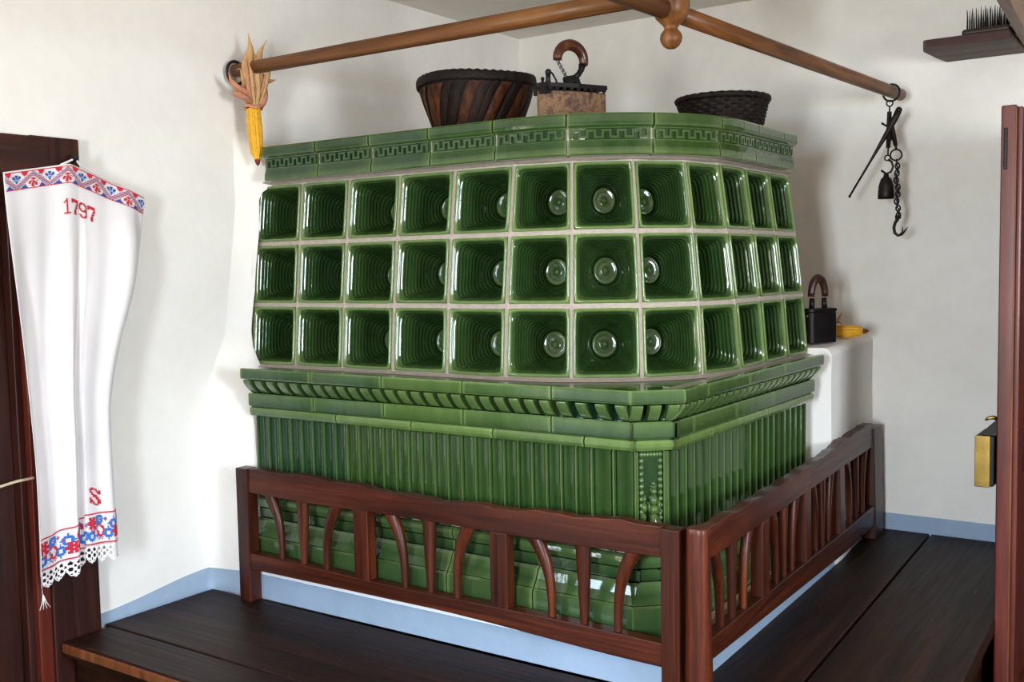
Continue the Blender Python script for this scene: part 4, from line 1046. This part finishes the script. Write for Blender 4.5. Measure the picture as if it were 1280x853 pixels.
# ================================================================== SHELF, HACKLE, UPPER BOARD
sh = thing('wall_shelf', 'dark weathered wooden shelf board high on the right wall', 'shelf', (1.9, -0.25, 1.7))
poly = [(1.800, YB), (1.786, -0.20), (1.778, -0.33), (1.790, -0.385), (2.052, -0.385), (2.052, YB)]
MB().prism(poly, lambda u, v, w_: (u, v, w_), 1.686, 1.7155).build('shelf_board', 'shelf_x', sh, 0.005)
MB().box(1.80, 2.05, -0.3885, -0.3845, 1.690, 1.7145).build('front_edge', 'frame_x', sh, 0.001)
hc = thing('flax_hackle', 'dark comb of tall iron spikes standing on the high shelf', 'comb', (1.97, -0.30, 1.7155))
MB().prism([(1.902, -0.36), (2.046, -0.36), (2.046, -0.24), (1.902, -0.24)], lambda u, v, w_: (u, v, w_), 1.716, 1.738).build('base_block', wood('hackle_block', lin(30, 20, 16), lin(48, 32, 26), lin(60, 42, 34), 0, 0.5), hc, 0.008)
for i in range(10):
    for j in range(5):
        x, y = 1.911 + 0.0138 * i + (0.0028 * j if j % 2 else 0.0069 - 0.001 * j), -0.348 + 0.023 * j
        if x > 2.04: continue
        MB().tube([(x, y, 1.734), (x + rnd(-.001, .001), y, 1.77), (x + rnd(-.002, .002), y, 1.806 + rnd(-.004, .003))], [0.0028, 0.0024, 0.0005], 6).build('spike', 'black_iron', hc)
ub = thing('upright_board', 'brown plank on edge under the ceiling at the top right corner', 'plank', (2.1, -0.9, 1.7))
MB().hexa([(2.049, YB, 1.70), (2.080, YB, 1.70), (2.188, -2.05, 1.70), (2.157, -2.05, 1.70), (2.049, YB, 1.90), (2.080, YB, 1.90), (2.188, -2.05, 1.90), (2.157, -2.05, 1.90)]).build('board', 'honey_y', ub, 0.004)
MB().box(2.164, 2.178, -2.0, -1.97, 1.90, ZC).build('hanger_strap', 'iron', ub)

# ================================================================== EMBROIDERED TOWEL
tw = thing('embroidered_towel', 'long white linen towel with red and blue embroidery hanging on the door casing', 'towel', (0.06, -2.37, 1.3))
UF = 0.435
def t_top(u):
    base = lerp(1.262, 1.296, u / UF) if u < UF else lerp(1.296, 1.219, ((u - UF) / (1 - UF)) ** 1.1)
    return base
def t_bot(u):
    return lerp(0.197, 0.250, u / 0.55) if u < 0.55 else lerp(0.256, 0.252, (u - 0.55) / 0.45)
def t_yl(v): return -2.556 + 0.036 * smooth(v / 0.75)
def t_yr(v): return (-2.135 - 0.004 * v) - 0.010 * smooth(v / 0.10) - 0.118 * smooth((v - 0.10) / 0.55)
def cloth(u, d, off=0.0):
    """u across 0..1, d metres down from the top hem -> point"""
    zt, zb = t_top(u), t_bot(u); v = d / (zt - zb)
    y = lerp(t_yl(v), t_yr(v), u)
    amp = 0.006 + 0.022 * smooth(v / 0.5)
    fold = amp * (1 - 0.7 * smooth((u - 0.5) / 0.1) * smooth(v / 0.5)) * (math.cos(2 * PI * (u * 2.15 + 0.02 + 0.10 * v)) * (0.7 + 0.3 * u) + 0.35 * math.sin(2 * PI * (u * 4.6 + 0.3)))
    pleat = 0.022 * smooth(v / 0.35) * (smooth((u - 0.50) / 0.05) - smooth((u - 0.82) / 0.18))
    edge = -0.030 * smooth((u - 0.90) / 0.1) * smooth(v / 0.2) * (1 - 0.5 * v)
    bulge = 0.012 * math.sin(PI * min(1, v / 0.4)) * math.exp(-((u - 0.85) / 0.2) ** 2)
    x = 0.066 + fold + pleat + edge + bulge + 0.004 * math.sin(9 * v + 5 * u)
    return Vector((x + off, y, zt - d))
mb = MB(); NU, NV = 160, 110
mb.grid([[cloth(i / NU, (t_top(i / NU) - t_bot(i / NU)) * j / NV) for i in range(NU + 1)] for j in range(NV + 1)], None, True)
clo = mb.build('cloth', 'linen', tw, recalc=False)
md = clo.modifiers.new('thick', 'SOLIDIFY'); md.thickness = 0.0014; md.offset = 1
WID = 0.43
def stitch(name, cells, u_of, d_of, cw, chh, parent, label=None):
    """cells: {(c, r): material index}; each stitch is a small quad lying on the cloth"""
    mb = MB()
    for (c_, r_), m_ in cells.items():
        mb.m = m_
        us = (u_of(c_), u_of(c_ + 1)); ds = (d_of(c_, r_), d_of(c_, r_ + 1))
        mb.add([cloth(us[0], ds[0], 0.003), cloth(us[1], ds[0], 0.003), cloth(us[1], ds[1], 0.003), cloth(us[0], ds[1], 0.003)], [(0, 1, 2, 3)])
    o_ = mb.build(name, ['red_thread', 'blue_thread', 'bright_blue_thread'], parent, recalc=False); o_['kind'] = 'stuff'
    if label: o_['label'] = label
    return o_
# top band: zigzag ribbon, red corner triangles and blue ones, fans and little red trees
cells = {}; NC, NRW, PER = 200, 21, 45
for c_ in range(NC):
    for r_ in range(NRW):
        ph = ((c_ + 7) % PER) / PER; tri = abs(ph * 2 - 1)      # 1 at period start, 0 mid
        zz = 2.5 + (1 - tri) * 15.5                             # ribbon row: top at start, bottom mid-period
        dist = r_ - zz; cl = (c_ + r_) // 2 % 2
        if r_ == NRW - 1 or r_ == 0: cells[(c_, r_)] = 0; continue
        if abs(dist) < 3.2:
            if int(dist + 40) % 2 == 0: cells[(c_, r_)] = 1 if int(dist + 40) % 4 == 0 else 0
            continue
        if abs(dist) < 4.6: continue
        if dist < 0:          # above the ribbon: blue fan mid-period, red triangles on both sides
            dx = (ph - 0.5) * PER; dy = r_ - 11.0
            ang = math.atan2(-dy, dx); rad = math.hypot(dx, dy)
            if rad < 7.6 and dy < 1.0:
                if rad < 2.0 or (rad > 2.6 and math.cos(8 * (ang - PI / 2)) > -0.45): cells[(c_, r_)] = 1 if rad > 4.5 else 2
            elif abs(dx) < 1.0 and 0 < dy < 5: cells[(c_, r_)] = 1
            elif r_ < 8 and r_ < 7.0 - abs(abs(dx) - 11.5) * 1.3: cells[(c_, r_)] = 0
        else:                 # below: red flower at the period start, blue triangles beside it
            dx = ((ph + 0.5) % 1 - 0.5) * PER; dy = r_ - 13.0
            if abs(dx) < 0.9 and r_ > 6: cells[(c_, r_)] = 0
            elif 8.5 < r_ < 10.5 and abs(dx) < 3: cells[(c_, r_)] = 0
            elif math.hypot(dx, dy * 1.2) < 6.6 and dy > -1.5 and math.cos(7 * math.atan2(dy + 2, dx)) > -0.3: cells[(c_, r_)] = 0
            elif r_ > 12 and (NRW - 2 - r_) < 6.0 - abs(abs(dx) - 12.5) * 1.3: cells[(c_, r_)] = 1
stitch('top_band', cells, lambda c_: 0.006 + 0.988 * c_ / NC, lambda c_, r_: 0.004 + r_ * 0.0022, 0, 0, tw, 'red and blue zigzag embroidery along the top hem')
# 1797 and S in red cross stitch
GL = {'1': ["..#..", ".##..", "#.#..", "..#..", "..#..", "..#..", "..#..", "..#..", "..#..", "#####"],
      '7': ["######", "######", "#....#", "....##", "....#.", "...##.", "...#..", "..##..", "..##..", "..##.."],
      '9': [".####.", "##..##", "#....#", "#....#", "##..##", ".#####", ".....#", ".....#", "##..##", ".####."],
      'S': [".####.#", "##..###", "#....##", "##.....", ".####..", "..####.", "....###", "#....##", "##...##", "###..#.", "#.###.."]}
cells = {}; x = 0
for g_ in '1797':
    for r_, row in enumerate(GL[g_]):
        for c_, q in enumerate(row):
            if q == '#': cells[(x + c_, r_)] = 0
    x += len(GL[g_][0]) + 1
stitch('year_embroidery', cells, lambda c_: 0.388 + c_ * 0.0090, lambda c_, r_: 0.090 + r_ * 0.0041 + 0.0001 * c_, 0, 0, tw, 'red stitched figures 1797')
cells = {(c_, r_): 0 for r_, row in enumerate(GL['S']) for c_, q in enumerate(row) if q == '#'}
stitch('initial_embroidery', cells, lambda c_: 0.612 + c_ * 0.0185, lambda c_, r_: (t_top(0.68) - t_bot(0.68)) - 0.158 + r_ * 0.0042, 0, 0, tw, 'red stitched letter S')
# bottom band: red roses, scrolls and blue stars between two lines
NC, NRW = 96, 24; cells = {}
def put(c_, r_, m_):
    if 0 <= c_ < NC and 1 < r_ < NRW - 2: cells[(int(c_), int(r_))] = m_
def star(cx, cy, R=5):
    for dx in range(-R, R + 1):
        for dy in range(-R, R + 1):
            a, b = abs(dx), abs(dy)
            if (max(a, b) in (2, 3) and min(a, b) <= 2) or (a + b <= R and (a == 0 or b == 0) and a + b > 3) or (a + b == 4 and min(a, b) >= 1): put(cx + dx, cy + dy, 2)
def rose(cx, cy, R=6):
    for dx in range(-R, R + 1):
        for dy in range(-R, R + 1):
            d_ = math.hypot(dx, dy); a = math.atan2(dy, dx)
            if d_ < R * (0.72 + 0.22 * math.cos(6 * a)) and d_ > 0.8: put(cx + dx, cy + dy, 0)
def scroll(cx, cy, s=1):
    for i in range(60):
        t = i / 59; a = t * 2.2 * PI; r_ = 6.5 * (1 - 0.8 * t); put(cx + s * r_ * math.cos(a), cy - r_ * math.sin(a), 0); put(cx + s * r_ * math.cos(a) + 1, cy - r_ * math.sin(a), 0)
for k in range(0, 4):
    b = 24 * k
    star(b + 4, 16); star(b + 11, 17) if k % 2 == 0 else star(b + 9, 9)
    rose(b + 12, 7 if k % 2 == 0 else 15); scroll(b + 20, 15 if k % 2 == 0 else 8, 1 if k % 2 else -1)
    for r_ in range(3, 20):
        if r_ % 4 < 3: put(b + 17, r_, 0 if k % 2 else 2)
    for dx, dy in ((18, 5), (19, 6), (20, 5), (19, 4), (21, 5), (18, 19), (19, 20), (20, 19), (1, 5), (2, 6), (3, 5), (2, 4), (2, 5), (5, 8), (6, 9), (6, 7), (7, 8), (22, 20), (23, 19), (22, 18)): put(b + dx, dy, 2 if dx % 2 else 0)
    star(b + 20, 5, 3)
for c_ in range(NC): cells[(c_, 0)] = 0; cells[(c_, NRW - 1)] = 0
stitch('bottom_band', cells, lambda c_: 0.01 + 0.98 * c_ / NC, lambda c_, r_: (t_top((c_ + .5) / NC) - t_bot((c_ + .5) / NC)) - 0.090 + r_ * 0.0036, 0, 0, tw, 'red and blue floral embroidery above the lace')
# lace: pierced scalloped trim below the hem
mb = MB(); NL, NV_ = 220, 14
def lace_pt(u, e_):
    p = cloth(u, t_top(u) - t_bot(u), 0.0); return Vector((p.x, p.y, p.z - e_))
for i in range(NL):
    u = (i + 0.5) / NL; sc = abs(math.sin(PI * u * 9)); depth = 0.028 + 0.020 * sc ** 0.6
    nrow = int(depth / 0.0034)
    for j in range(nrow):
        ph = u * 9 * 2; hx, hy = (u * 18) % 1 - 0.5, ((j * 0.0034) / 0.016) % 1 - 0.5
        hole = (hx * hx + (hy * 0.9) ** 2 < 0.075) or (((u * 18 + 0.5) % 1 - 0.5) ** 2 + (((j * 0.0034) / 0.016 + 0.5) % 1 - 0.5) ** 2 < 0.03)
        if hole and 0 < j < nrow - 1: continue
        a, b = i / NL, (i + 1) / NL
        mb.add([lace_pt(a, j * 0.0034), lace_pt(b, j * 0.0034), lace_pt(b, (j + 1) * 0.0034), lace_pt(a, (j + 1) * 0.0034)], [(0, 1, 2, 3)])
for k in range(4): p = lace_pt(0.015, 0.035); mb.tube([p, p + Vector((0.004, -0.006 + 0.004 * k, -0.022)), p + Vector((0.002, -0.012 + 0.010 * k, -0.040))], 0.0011, 5)
lc = mb.build('lace_trim', 'lace', tw, recalc=False); lc['kind'] = 'stuff'
# hanging peg and tapes
pg = MB(); pg.tube([(0.030, -2.352, 1.300), (0.062, -2.352, 1.306), (0.074, -2.352, 1.318)], [0.0075, 0.0065, 0.009], 10)
pg.build('towel_peg', 'black_iron', d1)
for pts in ([(0.070, -2.352, 1.312), (0.060, -2.372, 1.300), (0.064, -2.392, 1.292)], [(0.070, -2.352, 1.312), (0.058, -2.33, 1.296), (0.050, -2.27, 1.272), (0.056, -2.20, 1.245)]):
    MB().tube(pts, 0.0028, 8).build('hanging_tape', 'lace', tw)
